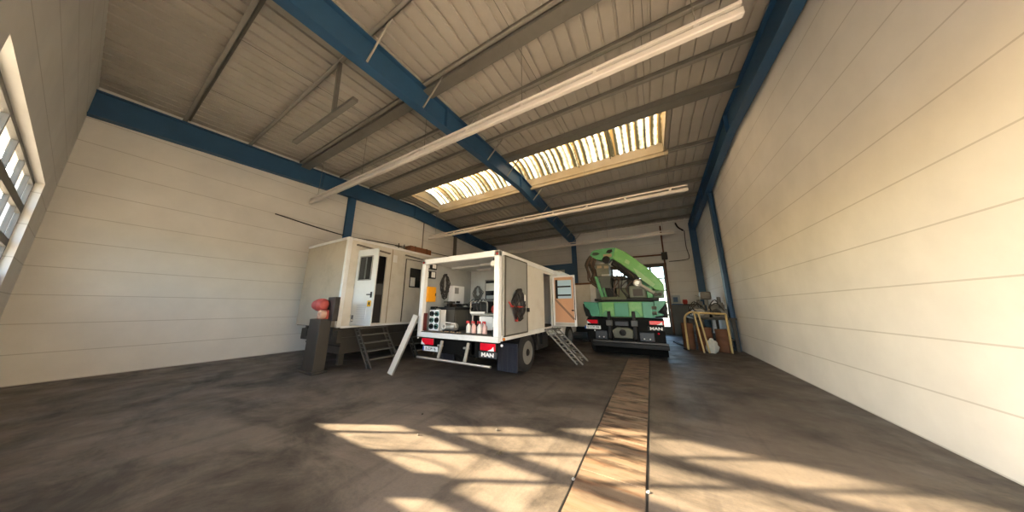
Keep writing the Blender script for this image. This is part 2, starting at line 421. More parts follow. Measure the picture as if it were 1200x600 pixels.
# ridge rooflight
w = thing('window_1', 'long translucent ribbed rooflight along the ridge', 'rooflight', (-4.77, RIDGE, 7.6), kind='structure')
m = MB(); nx = int((SX1 - SX0) / .04); ny = 14
for i in range(nx + 1):
    X = SX0 + (SX1 - SX0) * i / nx; q = 0.03 * math.cos(2 * math.pi * (X - SX0) / 0.25)
    for j in range(ny + 1):
        t = j / ny; y = SY0 - .05 + (SY1 - SY0 + .1) * t
        m.v.append((X, y, 7.70 + 0.40 * math.sin(math.pi * t) + q))
for i in range(nx):
    for j in range(ny):
        a = i * (ny + 1) + j; m.f.append((a, a + ny + 1, a + ny + 2, a + 1))
m.build('glazing', FRP, w, angle=180)
m = MB()
m.box(SX0 - .05, SY1, zt(SY1) + .02, SX1 + .05, SY1 + .06, 7.74); m.box(SX0 - .05, SY0 - .06, zt(SY0) + .12, SX1 + .05, SY0, 7.74)
for X in (SX0, SX1):
    m.prism([(SY0 - .06, zt(SY0) + .1), (SY1 + .06, zt(SY1) + .02), (SY1 + .06, 7.74), (9.4, 8.04), (RIDGE, 8.14), (8.2, 8.04), (SY0 - .06, 7.74)], 'x', X - .05, X)
m.build('curb', CURB, w)
MB().obox((SX0 - .1, SY1 + .1, zt(SY1) - .02), (SX1 + .1, SY1 + .1, zt(SY1) - .02), .14, .2).build('curb_beam', CURB, w, .008)
for i in range(9):
    X = SX0 + 0.65 + i * 1.3
    pts = [(X + .0, SY0 + (SY1 - SY0) * t / 8, 7.65 + 0.40 * math.sin(math.pi * t / 8)) for t in range(9)]
    MB().tube(pts, 0.016, 6).build('glazing_bar', BLACK, w)
# purlins (one object each)
PUR = [0.65, 2.0, 3.4, 4.85, 6.2, 7.55, 10.05, 11.4, 12.8, 14.2, 15.6, 16.95]
for i, y in enumerate(PUR):
    z = zt(y); m = MB(); deep = 0.2
    m.box(XL, y - .008, z, XR, y + .008, z + deep)
    m.box(XL, y - .008, z + deep - .012, XR, y + .075, z + deep)
    if abs(y - 3.4) < .01: m.box(XL, y + .02, z - .07, XR, y + .30, z + .06)
    if abs(y - 7.55) < .01: m.box(XL, y - .28, z - .03, XR, y + .06, z + .16)
    o = m.build('roof_purlin', STEEL)
    MB().box(XL, y - .075, z, XR, y + .008, z + .012).box(XL, y - .075, z + .012, XR, y - .063, z + .03).build('lit_lower_flange', ALUD, o)  # paler than the web: the light it catches is put into its colour
    struct(o, 'grey steel purlin under the ribbed roof sheets', 'purlin', 'roof purlins')
    if i < 11:
        m = MB(); y2 = PUR[i + 1]
        if i != 5:
            for X in (-9.3, -6.9, -2.0, 0.4): m.cyl((X, y, z + .1), (X + .05, y2, zt(y2) + .1), .007, 5)
            m.build('sag_rod', STEEL, o)
# rafters: blue I-beams, haunched at the far knee
def rafter(X, label):
    r = thing('roof_rafter', label, 'rafter', (X, YF, zt(YF)), kind='structure')
    P = [(YF, zt(YF)), (RIDGE, zt(RIDGE)), (YB - .02, zt(YB))]
    m = MB()
    D = 0.68
    for (y0, z0), (y1, z1) in zip(P, P[1:]):
        m.obox((X, y0, z0 - .015), (X, y1, z1 - .015), .22, .03)
        m.obox((X, y0, z0 - D + .015), (X, y1, z1 - D + .015), .22, .03)
        m.prism([(y0, z0), (y1, z1), (y1, z1 - D), (y0, z0 - D)], 'x', X - .012, X + .012)
    m.build('beam', BLUE, r)
    for y in (RIDGE, 4.2, 13.4):
        MB().box(X - .11, y - .012, zt(y) - D + .02, X + .11, y + .012, zt(y) - .02).build('stiffener', BLUE, r)
    for i, y in enumerate(PUR):
        if XL + 1 < X < XR - 1:
            for s in (-1, 1):
                MB().obox((X + s * .08, y, zt(y) - D + .06), (X + s * .72, y + .02, zt(y) + .05), .032, .032).build('fly_brace', ALUD, r)
        elif X < 0 or X > 0:
            pass
    # columns under it
    m = MB(); zc = zt(YB) - .1
    m.box(X - .15, YB - .28, 0, X + .15, YB - .26, zc); m.box(X - .15, YB - .03, 0, X + .15, YB - .01, zc); m.box(X - .01, YB - .27, 0, X + .01, YB - .02, zc)
    m.build('column', BLUE, r)
    return r
rafter(-4.56, 'blue steel roof beam crossing above the box truck')
rafter(XL + .16, 'blue steel roof beam against the gable wall behind the white cabin')
rafter(XR - .16, 'blue steel roof beam against the wall above the steel bench')
# posts on the gable walls
def post(X, y, w, mat, label):
    z1 = zt(y) - .6; m = MB()
    m.box(X - .07, y - w / 2, 0, X - .055, y + w / 2, z1); m.box(X + .055, y - w / 2, 0, X + .07, y + w / 2, z1); m.box(X - .06, y - .008, 0, X + .06, y + .008, z1)
    struct(m.build('wall_column', mat), label, 'column')
post(XL + .1, 5.45, .3, BLUE, 'slim blue steel column on the gable wall above the white cabin')
post(XL + .1, 12.4, .2, STEEL, 'slim grey steel column on the gable wall behind the box truck')
post(XR - .1, 12.6, .3, BLUE, 'blue steel column standing on the side wall by the machine bench')
# blue portal on the far wall
m = MB().box(-11.4, YB - .26, 4.35, -4.62, YB - .02, 4.75).box(-5.3, YB - .26, 3.4, -4.62, YB - .02, 4.36).box(-11.4, YB - .2, 0, -11.1, YB - .02, 4.4)
struct(m.build('trim_1', BLUE, bevel=.01), 'dark blue steel portal beam on the far wall', 'steel beam')
# pipes and cables on walls
m = MB().tube(smooth_path([(XL + .05, 3.0, 4.95), (XL + .05, 5.2, 4.75), (XL + .05, 7.0, 4.82), (XL + .05, 10, 4.95), (XL + .05, 17, 5.0)]), .022, 6)
tag(m.build('wall_cable', HOSEB), 'dark cable running along the tan gable wall above the white cabin', 'cable')
tag(MB().cyl((XL + .05, 9.65, 2.0), (XL + .05, 9.65, 7.0), .03, 8).build('conduit_pipe', STEEL), 'thin grey vertical pipe on the gable wall behind the white cabin', 'pipe')
p = thing('steel_pipe', 'brown pipe with square valve box above the glazed far gate', 'pipe', (1.05, YB - .1, 4.8))
m = MB().tube([(-2.6, YB - .08, 4.86), (1.0, YB - .08, 4.82)], .05, 8).tube([(1.02, YB - .08, 0.1), (1.02, YB - .08, 6.7)], .045, 8)
m.build('pipe_run', RUST, p); MB().box(.9, YB - .25, 4.5, 1.2, YB - .02, 4.95).build('valve_box', DARKT, p, .01)
m = MB().tube(smooth_path([(2.25, YB - .06, 6.2), (2.22, YB - .06, 5.2), (2.3, YB - .06, 4.55), (2.1, YB - .06, 4.4), (1.25, YB - .06, 4.36)]), .02, 6)
m.tube(smooth_path([(1.85, YB - .1, 6.75), (1.95, YB - .12, 6.45), (2.2, YB - .1, 6.2)]), .05, 6)
tag(m.build('wall_cable', HOSEB), 'dark cable looping down beside the blue corner column', 'cable')

# ------------------------------------------------------------------ gates
g = thing('door_1', 'glazed sectional gate in the far wall behind the green crane', 'gate', (-.57, YB, 0), kind='structure')
GW0, GW1 = -2.1, .95
m = MB(); zs = [0, .42, 1.15, 1.9, 2.62, 3.36, 4.12]
for z in zs[1:]: m.box(GW0, YB + .08, z - .04, GW1, YB + .14, z + .04)
xs = [GW0 + (GW1 - GW0) * i / 4 for i in range(5)]
for X in xs: m.box(X - .06, YB + .08, 0, X + .06, YB + .14, 4.2)
m.box(GW0, YB + .09, 0, GW1, YB + .13, .42)
m.build('gate_frame', M('gate_frame_grey', '5a5650', .5), g)
m = MB().box(GW0, YB + .105, .42, GW1, YB + .112, 4.12)
m.build('panes', GLASS, g)
MB().box(GW0 - .2, YB - .06, 4.1, GW1 + .14, YB, 4.3).box(GW1, YB - .06, 0, GW1 + .13, YB, 4.1).build('surround', M('dark_brown_surround', '4d4238', .6), g)

g = thing('door_2', 'glazed gate behind the viewer that throws barred sunlight on the floor', 'gate', (-7.1, YF, 0), kind='structure')
m = MB(); yg0, yg1 = YF - .14, YF - .09
m.box(GX0, yg0, 0, -6.92, yg1, 2.2); m.box(-6.92, yg0, 0, GX1, yg1, 1.92)
m.box(GX0, yg0, 2.09, GX1, yg1, 2.20); m.box(GX0, yg0, 2.66, GX1, yg1, 2.79); m.box(GX0, yg0, 3.28, GX1, yg1, 3.43)
m.box(GX0, yg0, 3.85, GX1, yg1, GZ)
for X, wd in ((-9.26, .035), (-8.38, .04), (-7.4, .045), (-6.45, .05), (-5.5, .05)): m.box(X - wd / 2, yg0, 0, X + wd / 2, yg1, GZ)
m.box(GX0 - .02, yg0, 0, GX0 + .06, yg1, GZ); m.box(GX1 - .06, yg0, 0, GX1 + .02, yg1, GZ)
m.build('gate_frame', DADO, g)
MB().box(GX0, YF - .12, 1.5, GX1, YF - .113, GZ - .04).build('panes', GLASS, g)
m = MB().box(-7.52, yg0 - .02, 2.18, -7.22, yg1 + .02, 2.27)  # unseen block and cord, added to cast the blob and arc of shadow
m.tube(arc((-7.75, YF - .06, 2.18), .4, 5, 170, 12, 'xz', .42), .011, 6)
m.build('shadow_caster', BLACK, g)

# ------------------------------------------------------------------ inspection pit cover
p = thing('pit_cover', 'long strip of oil-stained brown planks covering the inspection pit', 'pit cover', (-.5, 7, 0))
m = MB(); y = -0.55; i = 0
while y < 16.4:
    wd = .24 + .02 * ((i * 7) % 3)
    m.box(-.79, y, -.05, -.21, y + wd - .006, .006 + .0015 * ((i * 5) % 3)); y += wd; i += 1
m.build('planks', PLANK, p)
m = MB()
def jag(x, w):
    pts = []; yy = -0.6
    while yy < 16.4:
        pts.append((x + random.uniform(-.006, .006), yy)); yy += .35
    for (a, y0), (b, y1) in zip(pts, pts[1:]):
        m.add([(a - w, y0, .0025), (a + w, y0, .0025), (b + w, y1, .0025), (b - w, y1, .0025), (a - w, y0, -.02), (a + w, y0, -.02), (b + w, y1, -.02), (b - w, y1, -.02)], [(0, 1, 2, 3), (4, 7, 6, 5), (0, 3, 7, 4), (1, 5, 6, 2)])
jag(-.803, .007); jag(-.197, .008)
m.build('edge_gap', INK, p)
for (x, yy) in ((-.81, 2.62), (-.19, 2.78)):
    t = arc((x, yy, .006), .013, 0, 350, 12, 'xy')
    MB().tube(t, .004, 6).build('lifting_ring', ALU, p)
m = MB()
for k in range(10):
    a = random.uniform(0, 6.3); L_ = random.uniform(.02, .07); q = Vector((-1.63 + random.uniform(-.03, .03), 2.6 + random.uniform(-.02, .02), .01))
    m.tube([q, q + Vector((math.cos(a) * L_ * .6, math.sin(a) * L_ * .5, L_ * .7))], .005, 5, .002)
tag(m.build('weed_sprig', M('dry_weed', '4a4030', .8)), 'small dry sprig of weed lying on the sunlit floor', 'twig')
for i, (x, yy) in enumerate(((-1.95, 3.05), (-2.75, 2.45), (-1.5, 1.6), (-1.9, 1.55), (-3.2, 2.9), (.1, 5.2))):
    o = MB().ball((x, yy, .010), .014, 1.2, 1, .7, .18).build('pebble', M('pebble_grey', '4b453e', .8), origin=(x, yy, 0))
    tag(o, 'tiny grey pebble lying on the concrete floor', 'pebble', 'pebbles on the floor')

# ------------------------------------------------------------------ light battens
def batten():
    z = 5.6; y = 0
    t = thing('light_batten', 'cream double light batten hanging nearest, over the open floor', 'light', (-4.7, 3.73, 5.6), 'rows of light battens')
    y = 3.73; x0, x1 = -10.95, 1.5
    MB().box(x0, y - .05, 5.46, x1, y + .05, 5.575).build('tube_cover', TUBE, t, .02)
    MB().box(x0, y - .03, 5.645, x1, y + .03, 5.70).build('trunking', TUBE, t, .008)
    for i in range(9):
        X = x0 + .5 + i * 1.43
        MB().box(X - .03, y - .02, 5.57, X + .03, y + .02, 5.65).build('bracket', TUBE, t)
        if i % 2 == 0: MB().cyl((X, y, 5.69), (X, y, zt(y) + .1), .006, 5).build('hanger_wire', STEEL, t)
    return t
b0 = batten()
copy_tree(b0, None, (-4.7, 9.5, 5.6), 'cream double light batten hanging under the rooflight above the box truck')
copy_tree(b0, None, (-4.7, 15.05, 5.6), 'cream double light batten hanging farthest, above the green crane truck')
# hanging steel bracket near the first beam
p = thing('hanging_bracket', 'grey T-shaped steel bracket hanging from a purlin beside the blue beam', 'bracket', (-5.5, 1.98, 7))
MB().obox((-5.62, 1.98, zt(2)), (-5.5, 1.98, 5.62), .07, .07, (0, 1, 0)).build('hanger', STEEL, p)
MB().obox((-7.4, 1.98, 5.66), (-4.65, 1.98, 5.6), .1, .07).build('crossbar', STEEL, p)

# ------------------------------------------------------------------ wheels
def wheel(parent, x, y, r, w, side, dual=False):
    """side: +1 outer face towards +x"""
    xs = [x] + ([x - side * (w + .06)] if dual else [])
    for k, X in enumerate(xs):
        pr = [(r * .62, -w / 2), (r * .9, -w / 2), (r * .985, -w / 2 + .02), (r, -w / 2 + .05), (r, -.02), (r * .975, -.015), (r * .975, .015), (r, .02), (r, w / 2 - .05), (r * .985, w / 2 - .02), (r * .9, w / 2), (r * .62, w / 2)]
        t = MB().lathe((X, y, r), 'x', pr + pr[:1], 32, False).build('tyre', RUBBER, parent, angle=50)
        if k: continue
        s = side
        MB().lathe((X, y, r), 'x', [(r * .63, s * (w / 2 - .005)), (r * .6, s * (w / 2 + .005)), (r * .56, s * (w / 2 - .03)), (r * .5, s * (w / 2 - .07)), (r * .3, s * (w / 2 - .03)), (r * .02, s * (w / 2 - .03))], 28).build('rim', RIM, t)
        MB().lathe((X, y, r), 'x', [(r * .2, s * (w / 2 - .08)), (r * .19, s * (w / 2 + .0)), (r * .15, s * (w / 2 + .02)), (r * .01, s * (w / 2 + .02))], 20).build('hub', BLACK if dual else RIM, t)

# ------------------------------------------------------------------ box truck
BX0, BX1, BY0, BY1, BZ = -5.37, -2.87, 4.5, 8.9, .98
T = thing('box_truck', 'white box truck with open rear, parked at the side of the covered pit', 'truck', (-4.12, 6.5, 0))
m = MB().box(BX0, BY0, .86, BX1, BY0 + .1, BZ).box(BX0, BY0 + .1, .88, BX0 + .08, BY1, BZ).box(BX1 - .08, BY0 + .1, .88, BX1, BY1, BZ)
m.build('floor_frame', TRUCKW, T, .008)
MB().box(BX0 + .05, BY0 + .02, .95, BX1 - .05, BY1, .992).build('cargo_floor', M('grimy_floor', '4d453c', .7, 0, .3, 6, dirt='27231f', dirt_amt=.5), T)
for X in (BX0, BX1 - .13):
    MB().box(X, BY0, BZ, X + .13, BY0 + .12, 2.87).build('corner_post', WHITE, T, .012)
MB().box(BX0, BY0, 2.74, BX1, BY0 + .12, 2.88).build('top_beam', WHITE, T, .012)
MB().box(BX0, BY0 + .12, 2.82, BX1, BY1, 2.87).build('roof_panel', TRUCKW, T, .01)
MB().box(BX0 + .05, BY0 + .13, 2.80, BX1 - .05, BY1 - .05, 2.818).build('ceiling_lining', INNER, T)
MB().box(BX0 + .12, BY0 + 1.0, 2.75, BX1 - .1, BY0 + 1.08, 2.80).build('roof_bow', INNER, T)
MB().box(BX0, BY0 + .12, BZ, BX0 + .05, BY1, 2.82).build('side_panel', GREYP, T)
m = MB().box(BX1 - .05, BY0 + .12, BZ, BX1, 7.12, 2.82).box(BX1 - .05, 7.12, 2.66, BX1, 7.82, 2.82).box(BX1 - .05, 7.82, BZ, BX1, BY1, 2.82)
m.build('side_panel', CREAM, T)
MB().box(BX1 - .01, BY0 + .12, 2.74, BX1 + .02, BY1, 2.87).box(BX1 - .01, BY0 + .12, .88, BX1 + .015, BY1, 1.0).build('edge_rail', TRUCKW, T, .006)
MB().box(BX0, BY1 - .05, BZ, BX1, BY1, 2.82).build('front_panel', CREAM, T)
MB().box(BX0 + .05, 6.55, BZ, BX1 - .05, 6.6, 2.8).build('partition', INNER, T)
MB().box(BX0 + .05, BY0 + .14, BZ, BX0 + .065, 6.55, 2.8).build('wall_lining', M('left_lining', 'a2a3a0', .6, 0, .06, 2, dirt='77736a', dirt_amt=.3), T)
m = MB().box(BX1 - .9, 6.6, BZ, BX1 - .88, BY1 - .05, 2.8); m.box(BX1 - .9, 6.62, 1.0, BX1 - .06, 7.0, 2.0)
m.build('inner_cupboard', REDBROWN, T)
# open rear door folded round against the right flank
d = MB().box(BX1 + .022, 4.7, .99, BX1 + .055, 5.8, 2.76).build('rear_door', GREYP, T, .006)
m = MB().box(BX1 + .02, 4.68, .97, BX1 + .065, 5.82, 1.0).box(BX1 + .02, 4.68, 2.75, BX1 + .065, 5.82, 2.78).box(BX1 + .02, 5.79, .97, BX1 + .065, 5.82, 2.78).box(BX1 + .02, 4.68, .97, BX1 + .065, 4.71, 2.78)
m.build('door_frame', M('dark_seal', '4c483f', .6), d)
MB().box(BX1 + .03, 5.77, 1.48, BX1 + .1, 5.86, 1.58).build('latch', BLACK, d)
MB().cyl((BX1 + .045, 4.63, 1.0), (BX1 + .045, 4.63, 2.76), .022, 8).build('locking_bar', ALUD, d)
MB().box(BX0 - .055, 4.7, .99, BX0 - .022, 5.75, 2.76).build('rear_door', GREYP, T, .006)
for z in (1.25, 1.3): pass
MB().box(-3.04, BY0 + .005, .9, -2.99, BY0 + .1, 1.12).build('post_gap', BLACK, T)
MB().box(-3.0, BY0 - .012, 1.18, -2.88, BY0, 1.36).build('warning_sticker', LENSW, T)
for X in (BX0 + .03, BX1 - .08):
    MB().lathe((X + .03, BY0 - .006, 2.79), 'y', [(.028, .01), (.026, -.012), (.005, -.014)], 14).build('marker_lamp', REDP, T)
# side door standing open
d = thing('side_door_holder', None, None, (0, 0, 0)); bpy.data.objects.remove(d)
d = MB().box(-2.85, 7.86, 1.0, -2.09, 7.9, 2.64).build('side_door', WHITE, T, .006)
m = MB().box(-2.78, 7.85, 1.12, -2.15, 7.86, 2.58).build('inner_lining', WOODP, d)
m = MB().box(-2.71, 7.835, 1.88, -2.2, 7.852, 2.48).build('window_pane', SKYG, d, .004)
m = MB().box(-2.70, 7.825, 2.24, -2.22, 7.84, 2.29).box(-2.70, 7.825, 1.96, -2.22, 7.84, 2.01).box(-2.74, 7.825, 1.88, -2.66, 7.84, 2.5)
m.build('window_bar', BLACK, d)
MB().obox((-2.76, 7.84, 1.86), (-2.15, 7.84, 1.22), .02, .06, (1, 0, 1)).build('diagonal_brace', M('brace_brown', '8a6a56', .6), d)
MB().box(-2.78, 7.84, 1.02, -2.15, 7.852, 1.11).build('kick_plate', ALU, d)
MB().cyl((-2.14, 7.82, 1.5), (-2.22, 7.82, 1.5), .018, 8).build('door_handle', BLACK, d)
MB().box(-2.13, 7.84, 1.2, -2.11, 7.853, 2.55).build('seal_strip', BLACK, d)
# chassis
for X in (-4.62, -3.62):
    MB().box(X - .04, 4.62, .55, X + .04, 10.9, .86).build('chassis_rail', BLACK, T)
for y in (4.66, 6.6, 8.2, 9.2): MB().box(-4.6, y, .6, -3.6, y + .1, .84).build('cross_member', BLACK, T)
MB().box(-5.25, 4.62, .5, -2.98, 4.66, .86).build('rear_valance', M('valance_black', '0a0a0a', .8, 0, .3, 6, spec=.12), T, .01)
MB().tube([(-5.32, 4.52, .365), (-3.06, 4.52, .365)], .03, 12).build('underrun_bar', ALU, T)
for X in (-4.58, -3.76):
    MB().obox((X + .05, 4.57, .8), (X - .02, 4.53, .37), .07, .05, (0, 1, 0)).build('underrun_bracket', ALUD, T, .01)
    MB().box(X - .1, 4.56, .66, X + .06, 4.6, .7).build('bracket_arm', ALUD, T)
def taillight(parent, x0, x1, y, z0, z1, white_side):
    b = MB().box(x0 - .015, y + .01, z0 - .015, x1 + .015, y + .06, z1 + .015).build('tail_light', BLACK, parent, .008)
    MB().box(x0, y, z0, x1, y + .03, z1).build('red_lens', RED, b, .01)
    if white_side < 0: m = MB().prism([(x0, z0), (x0 + .13, z0), (x0 + .02, z0 + .07), (x0, z0 + .1)], 'y', y - .006, y + .01)
    else: m = MB().prism([(x1 - .2, z0), (x1 - .03, z0), (x1 - .05, z0 + .09), (x1 - .1, z0 + .04)], 'y', y - .006, y + .01)
    m.build('clear_lens', LENSW, b)
    return b
taillight(T, -5.21, -4.80, 4.53, .68, .83, -1)
taillight(T, -3.36, -2.96, 4.53, .68, .83, 1)
def plate(parent, x0, x1, y, z0, z1, txt):
    b = MB().box(x0, y, z0, x1, y + .015, z1).build('licence_plate', PLATEW, parent, .003)
    MB().box(x0, y - .003, z0 + .003, x0 + .045, y + .003, z1 - .003).build('blue_strip', PLATEB, b)
    text('plate_lettering', txt, (z1 - z0) * .95, INK, b, ((x0 + x1) / 2 + .02, y - .002, (z0 + z1) / 2), (R(90), 0, 0), .002, sx=.8)
plate(T, -5.15, -4.63, 4.53, .535, .645, 'B·ZDM 96')
b = MB().box(-3.39, 4.53, .535, -2.92, 4.56, .655).build('badge_plate', M('badge_grey', '34363a', .5), T, .004)
text('badge_lettering', 'MAN', .11, LETTER, b, (-3.155, 4.527, .595), (R(90), 0, 0), .004, sx=1.35, off=.004)
MB().ball((BX1 + .03, 4.68, .92), .035).build('marker_lamp', AMBER, T)
MB().ball((BX1 + .03, 4.6, .80), .03).build('marker_lamp', LENSW, T)
MB().ball((BX0 - .02, 4.56, .82), .022).build('marker_lamp', LENSW, T)
# mudflaps, fenders, wheels, axle
for (x0, x1) in ((-3.42, -2.86), (-5.38, -4.82)):
    m = MB()
    for i in range(8):
        a = x0 + (x1 - x0) * i / 8; b_ = x0 + (x1 - x0) * (i + 1) / 8
        m.prism([(a, 5.34), (b_, 5.34), (b_ - .01, 5.32), (a + .01, 5.32)], 'z', .1, .66)
    m.box(x0, 5.33, .1, x1, 5.36, .74)
    m.build('mudflap', FLAP, T)
for (x0, x1) in ((-3.45, -2.88), (-5.36, -4.8)):
    m = MB(); P = arc((0, 5.95, .46), .56, 0, 180, 14, 'yz')
    P2 = arc((0, 5.95, .46), .54, 0, 180, 14, 'yz')
    m.prism([(p[1], p[2]) for p in P] + [(p[1], p[2]) for p in P2[::-1]], 'x', x0, x1)
    m.build('fender', BLACK, T)
wheel(T, -3.02, 5.95, .46, .27, 1, True); wheel(T, -5.22, 5.95, .46, .27, -1, True)
wheel(T, -3.02, 9.75, .46, .28, 1); wheel(T, -5.22, 9.75, .46, .28, -1)
MB().cyl((-5.2, 5.95, .46), (-3.0, 5.95, .46), .09, 12).cyl((-5.2, 9.75, .46), (-3.0, 9.75, .46), .07, 12).build('axle', BLACK, T)
MB().box(-3.45, 6.75, .38, -2.95, 7.6, .8).build('tank', M('tank_grey', '2a2a2b', .5), T, .05)
MB().box(-5.3, 6.75, .38, -4.8, 7.9, .8).build('battery_box', BLACK, T, .03)
for y in (6.55, 6.9): MB().box(BX1 - .06, y, .55, BX1 - .02, y + .06, .88).build('side_guard_post', BLACK, T)
# cab (mostly hidden behind the box)
m = MB().prism([(9.05, .55), (11.0, .55), (11.12, 1.3), (11.0, 1.9), (10.75, 2.85), (10.3, 3.0), (9.05, 3.0)], 'x', BX0 + .08, BX1 - .08)
cab = m.build('cab', WHITE, T, .05)
MB().prism([(10.78, 1.95), (11.03, 1.9), (10.8, 2.75), (10.7, 2.75)], 'x', BX0 + .2, BX1 - .2).build('windscreen', DARKGLASS, cab)
for X in (BX0 + .07, BX1 - .09): MB().prism([(9.7, 1.85), (10.85, 1.85), (10.65, 2.6), (9.7, 2.6)], 'x', X, X + .02).build('side_window', DARKGLASS, cab)

# things inside the box
t = thing('first_aid_box', 'yellow-orange cabinet on the inner left wall of the truck box', 'cabinet', (-5.3, 4.7, 1.75))
t['label'] = 'yellow-orange cabinet hung on the lined wall inside the box truck'
MB().box(BX0 + .066, 4.6, 1.74, -5.2, 4.9, 2.15).build('cabinet_body', ORANGE, t, .01)
MB().box(-5.2, 4.61, 1.75, -5.19, 4.89, 2.14).build('cabinet_door', ORANGE, t, .004)
MB().box(-5.19, 4.86, 1.9, -5.18, 4.88, 1.98).build('latch', BLACK, t)
for (y, z0, z1, lab) in ((4.7, 2.66, 2.80, 'small dark switch box with white label, highest inside the truck box'), (4.68, 2.40, 2.58, 'small dark switch box with white label, above the yellow-orange cabinet')):
    t = thing('switch_box', lab, 'switch box', (-5.3, y, z0))
    MB().box(BX0 + .066, y - .05, z0 - .02, -5.22, y + .2, z1).build('housing', BLACK, t, .008)
    MB().box(-5.3, y - .02, z0, -5.215, y - .01, z1 - .01).build('side_plate', BLACK, t)
    MB().box(-5.22, y + .03, z0 + .01, -5.212, y + .16, z1 - .02).build('label_plate', PAPER, t)
    MB().box(-5.33, y - .056, z0, -5.24, y - .05, z1 - .03).build('front_label', PAPER, t)
def hank(name, c, ry, rz, n, plane, mat, label, r=.012):
    """a hank of cable hung on a hook: many slightly different loops"""
    t = thing(name, label, 'cable', c)
    for i in range(n):
        a, b = ry * random.uniform(.25, 1.0), rz * random.uniform(.7, 1.05)
        pts = []
        for k in range(25):
            th = 2 * math.pi * k / 24 + math.pi / 2
            u = a * math.cos(th) * (1 - .35 * max(0, math.sin(th))) + random.uniform(-.012, .012); w = b * math.sin(th) - b
            dpt = random.uniform(-.03, .03)
            pts.append((c[0] + dpt, c[1] + u, c[2] + w) if plane == 'yz' else (c[0] + u, c[1] + dpt, c[2] + w))
        MB().tube(pts, r * random.uniform(.8, 1.2), 6).build('cable_loop', mat, t)
    (MB().cyl((c[0] - .06, c[1], c[2]), (c[0] + .06, c[1], c[2]), .012, 6) if plane == 'yz' else MB().cyl((c[0], c[1] - .06, c[2]), (c[0], c[1] + .08, c[2]), .012, 6)).build('hook', BLACK, t)
    return t
hank('cable_hank', (-5.24, 5.27, 2.56), .19, .36, 10, 'yz', M('dark_cable', '2a2622', .6, 0, .3, 10), 'dark hank of cable hanging on the lined wall inside the box truck')
t = thing('wall_panel_cabinet', 'white electrical cabinet on the lined wall inside the box truck', 'cabinet', (-5.3, 5.75, 1.6))
MB().box(BX0 + .066, 5.5, 1.62, -5.12, 6.0, 2.24).build('cabinet_body', WHITE, t, .01)
MB().box(-5.12, 5.52, 1.64, -5.108, 5.98, 2.22).build('cabinet_door', WHITE, t, .005)
MB().box(-5.108, 5.55, 2.0, -5.1, 5.72, 2.18).build('meter_window', GREYP, t)
for y in (5.66, 5.74): MB().lathe((-5.1, y, 1.75), 'x', [(.03, -.02), (.03, .03), (.005, .035)], 12).build('socket_outlet', BLACK, t)
hank('harness_hank', (-4.95, 6.48, 2.28), .24, .24, 12, 'xz', M('grey_cable', '6e6c66', .6, 0, .3, 10), 'grey hank of cable hanging on the end wall inside the box truck')
t = thing('partition_window', 'framed window with white blind in the end wall of the box', 'window', (-4.48, 6.5, 2.1))
MB().box(-4.69, 6.515, 1.8, -4.22, 6.549, 2.48).build('frame', GREYP, t, .006)
MB().box(-4.65, 6.508, 1.84, -4.26, 6.516, 2.44).build('pane', DARKGLASS, t)
MB().box(-4.64, 6.495, 2.12, -4.27, 6.509, 2.36).build('blind', PAPER, t)
MB().box(-4.62, 6.5, 1.86, -4.30, 6.509, 1.97).build('lower_blind', M('blind_grey', 'aeb2b4', .6), t)
for X, y, lab in ((-3.8, 5.45, 'white ceiling lamp inside the box, nearer the open rear'), (-4.5, 6.2, 'white ceiling lamp inside the box, nearer the end wall')):
    t = thing('ceiling_lamp', lab, 'lamp', (X, y, 2.8), 'lamps under the box roof')
    MB().box(X - .28, y - .05, 2.76, X + .28, y + .05, 2.8).build('lamp_base', WHITE, t, .005)
    MB().box(X - .25, y - .035, 2.735, X + .25, y + .035, 2.762).build('diffuser', PAPER, t, .012)
t = thing('work_lamp', 'small white work lamp at the top corner of the box opening', 'lamp', (-3.15, 4.7, 2.7))
MB().box(-3.2, 4.66, 2.55, -3.08, 4.74, 2.68).build('housing', WHITE, t, .01); MB().box(-3.19, 4.65, 2.565, -3.09, 4.662, 2.665).build('lens', PAPER, t)
MB().cyl((-3.14, 4.7, 2.67), (-3.14, 4.7, 2.75), .015, 8).build('stem', BLACK, t)
# left bench with tools
t = thing('workbench', 'dark steel workbench along the lined wall inside the box truck', 'workbench', (-4.9, 5.8, 1))
MB().box(-5.3, 4.98, 1.53, -4.55, 6.5, 1.6).build('bench_top', BLACK, t, .006)
MB().box(-5.28, 5.0, 1.0, -4.58, 6.48, 1.53).build('bench_body', M('bench_grey', '45423c', .6, 0, .15, 4), t)
for k in range(3): MB().box(-4.58, 5.04 + k * .48, 1.08, -4.565, 5.46 + k * .48, 1.5).build('drawer', M('bench_drawer', '4d4a43', .6), t, .004)
t = thing('bench_vise', 'dark bench vise on the workbench inside the box', 'vise', (-4.95, 5.2, 1.6))
MB().box(-5.05, 5.1, 1.6, -4.85, 5.3, 1.63).box(-5.0, 5.14, 1.63, -4.9, 5.26, 1.7).build('base', BLACK, t)
MB().box(-5.06, 5.08, 1.7, -4.84, 5.18, 1.76).box(-5.06, 5.22, 1.7, -4.84, 5.3, 1.76).build('jaw', DARKT, t, .008)
MB().cyl((-4.95, 4.98, 1.71), (-4.95, 5.3, 1.71), .018, 8).cyl((-5.03, 4.98, 1.71), (-4.87, 4.98, 1.71), .008, 6).build('screw_handle', ALUD, t)
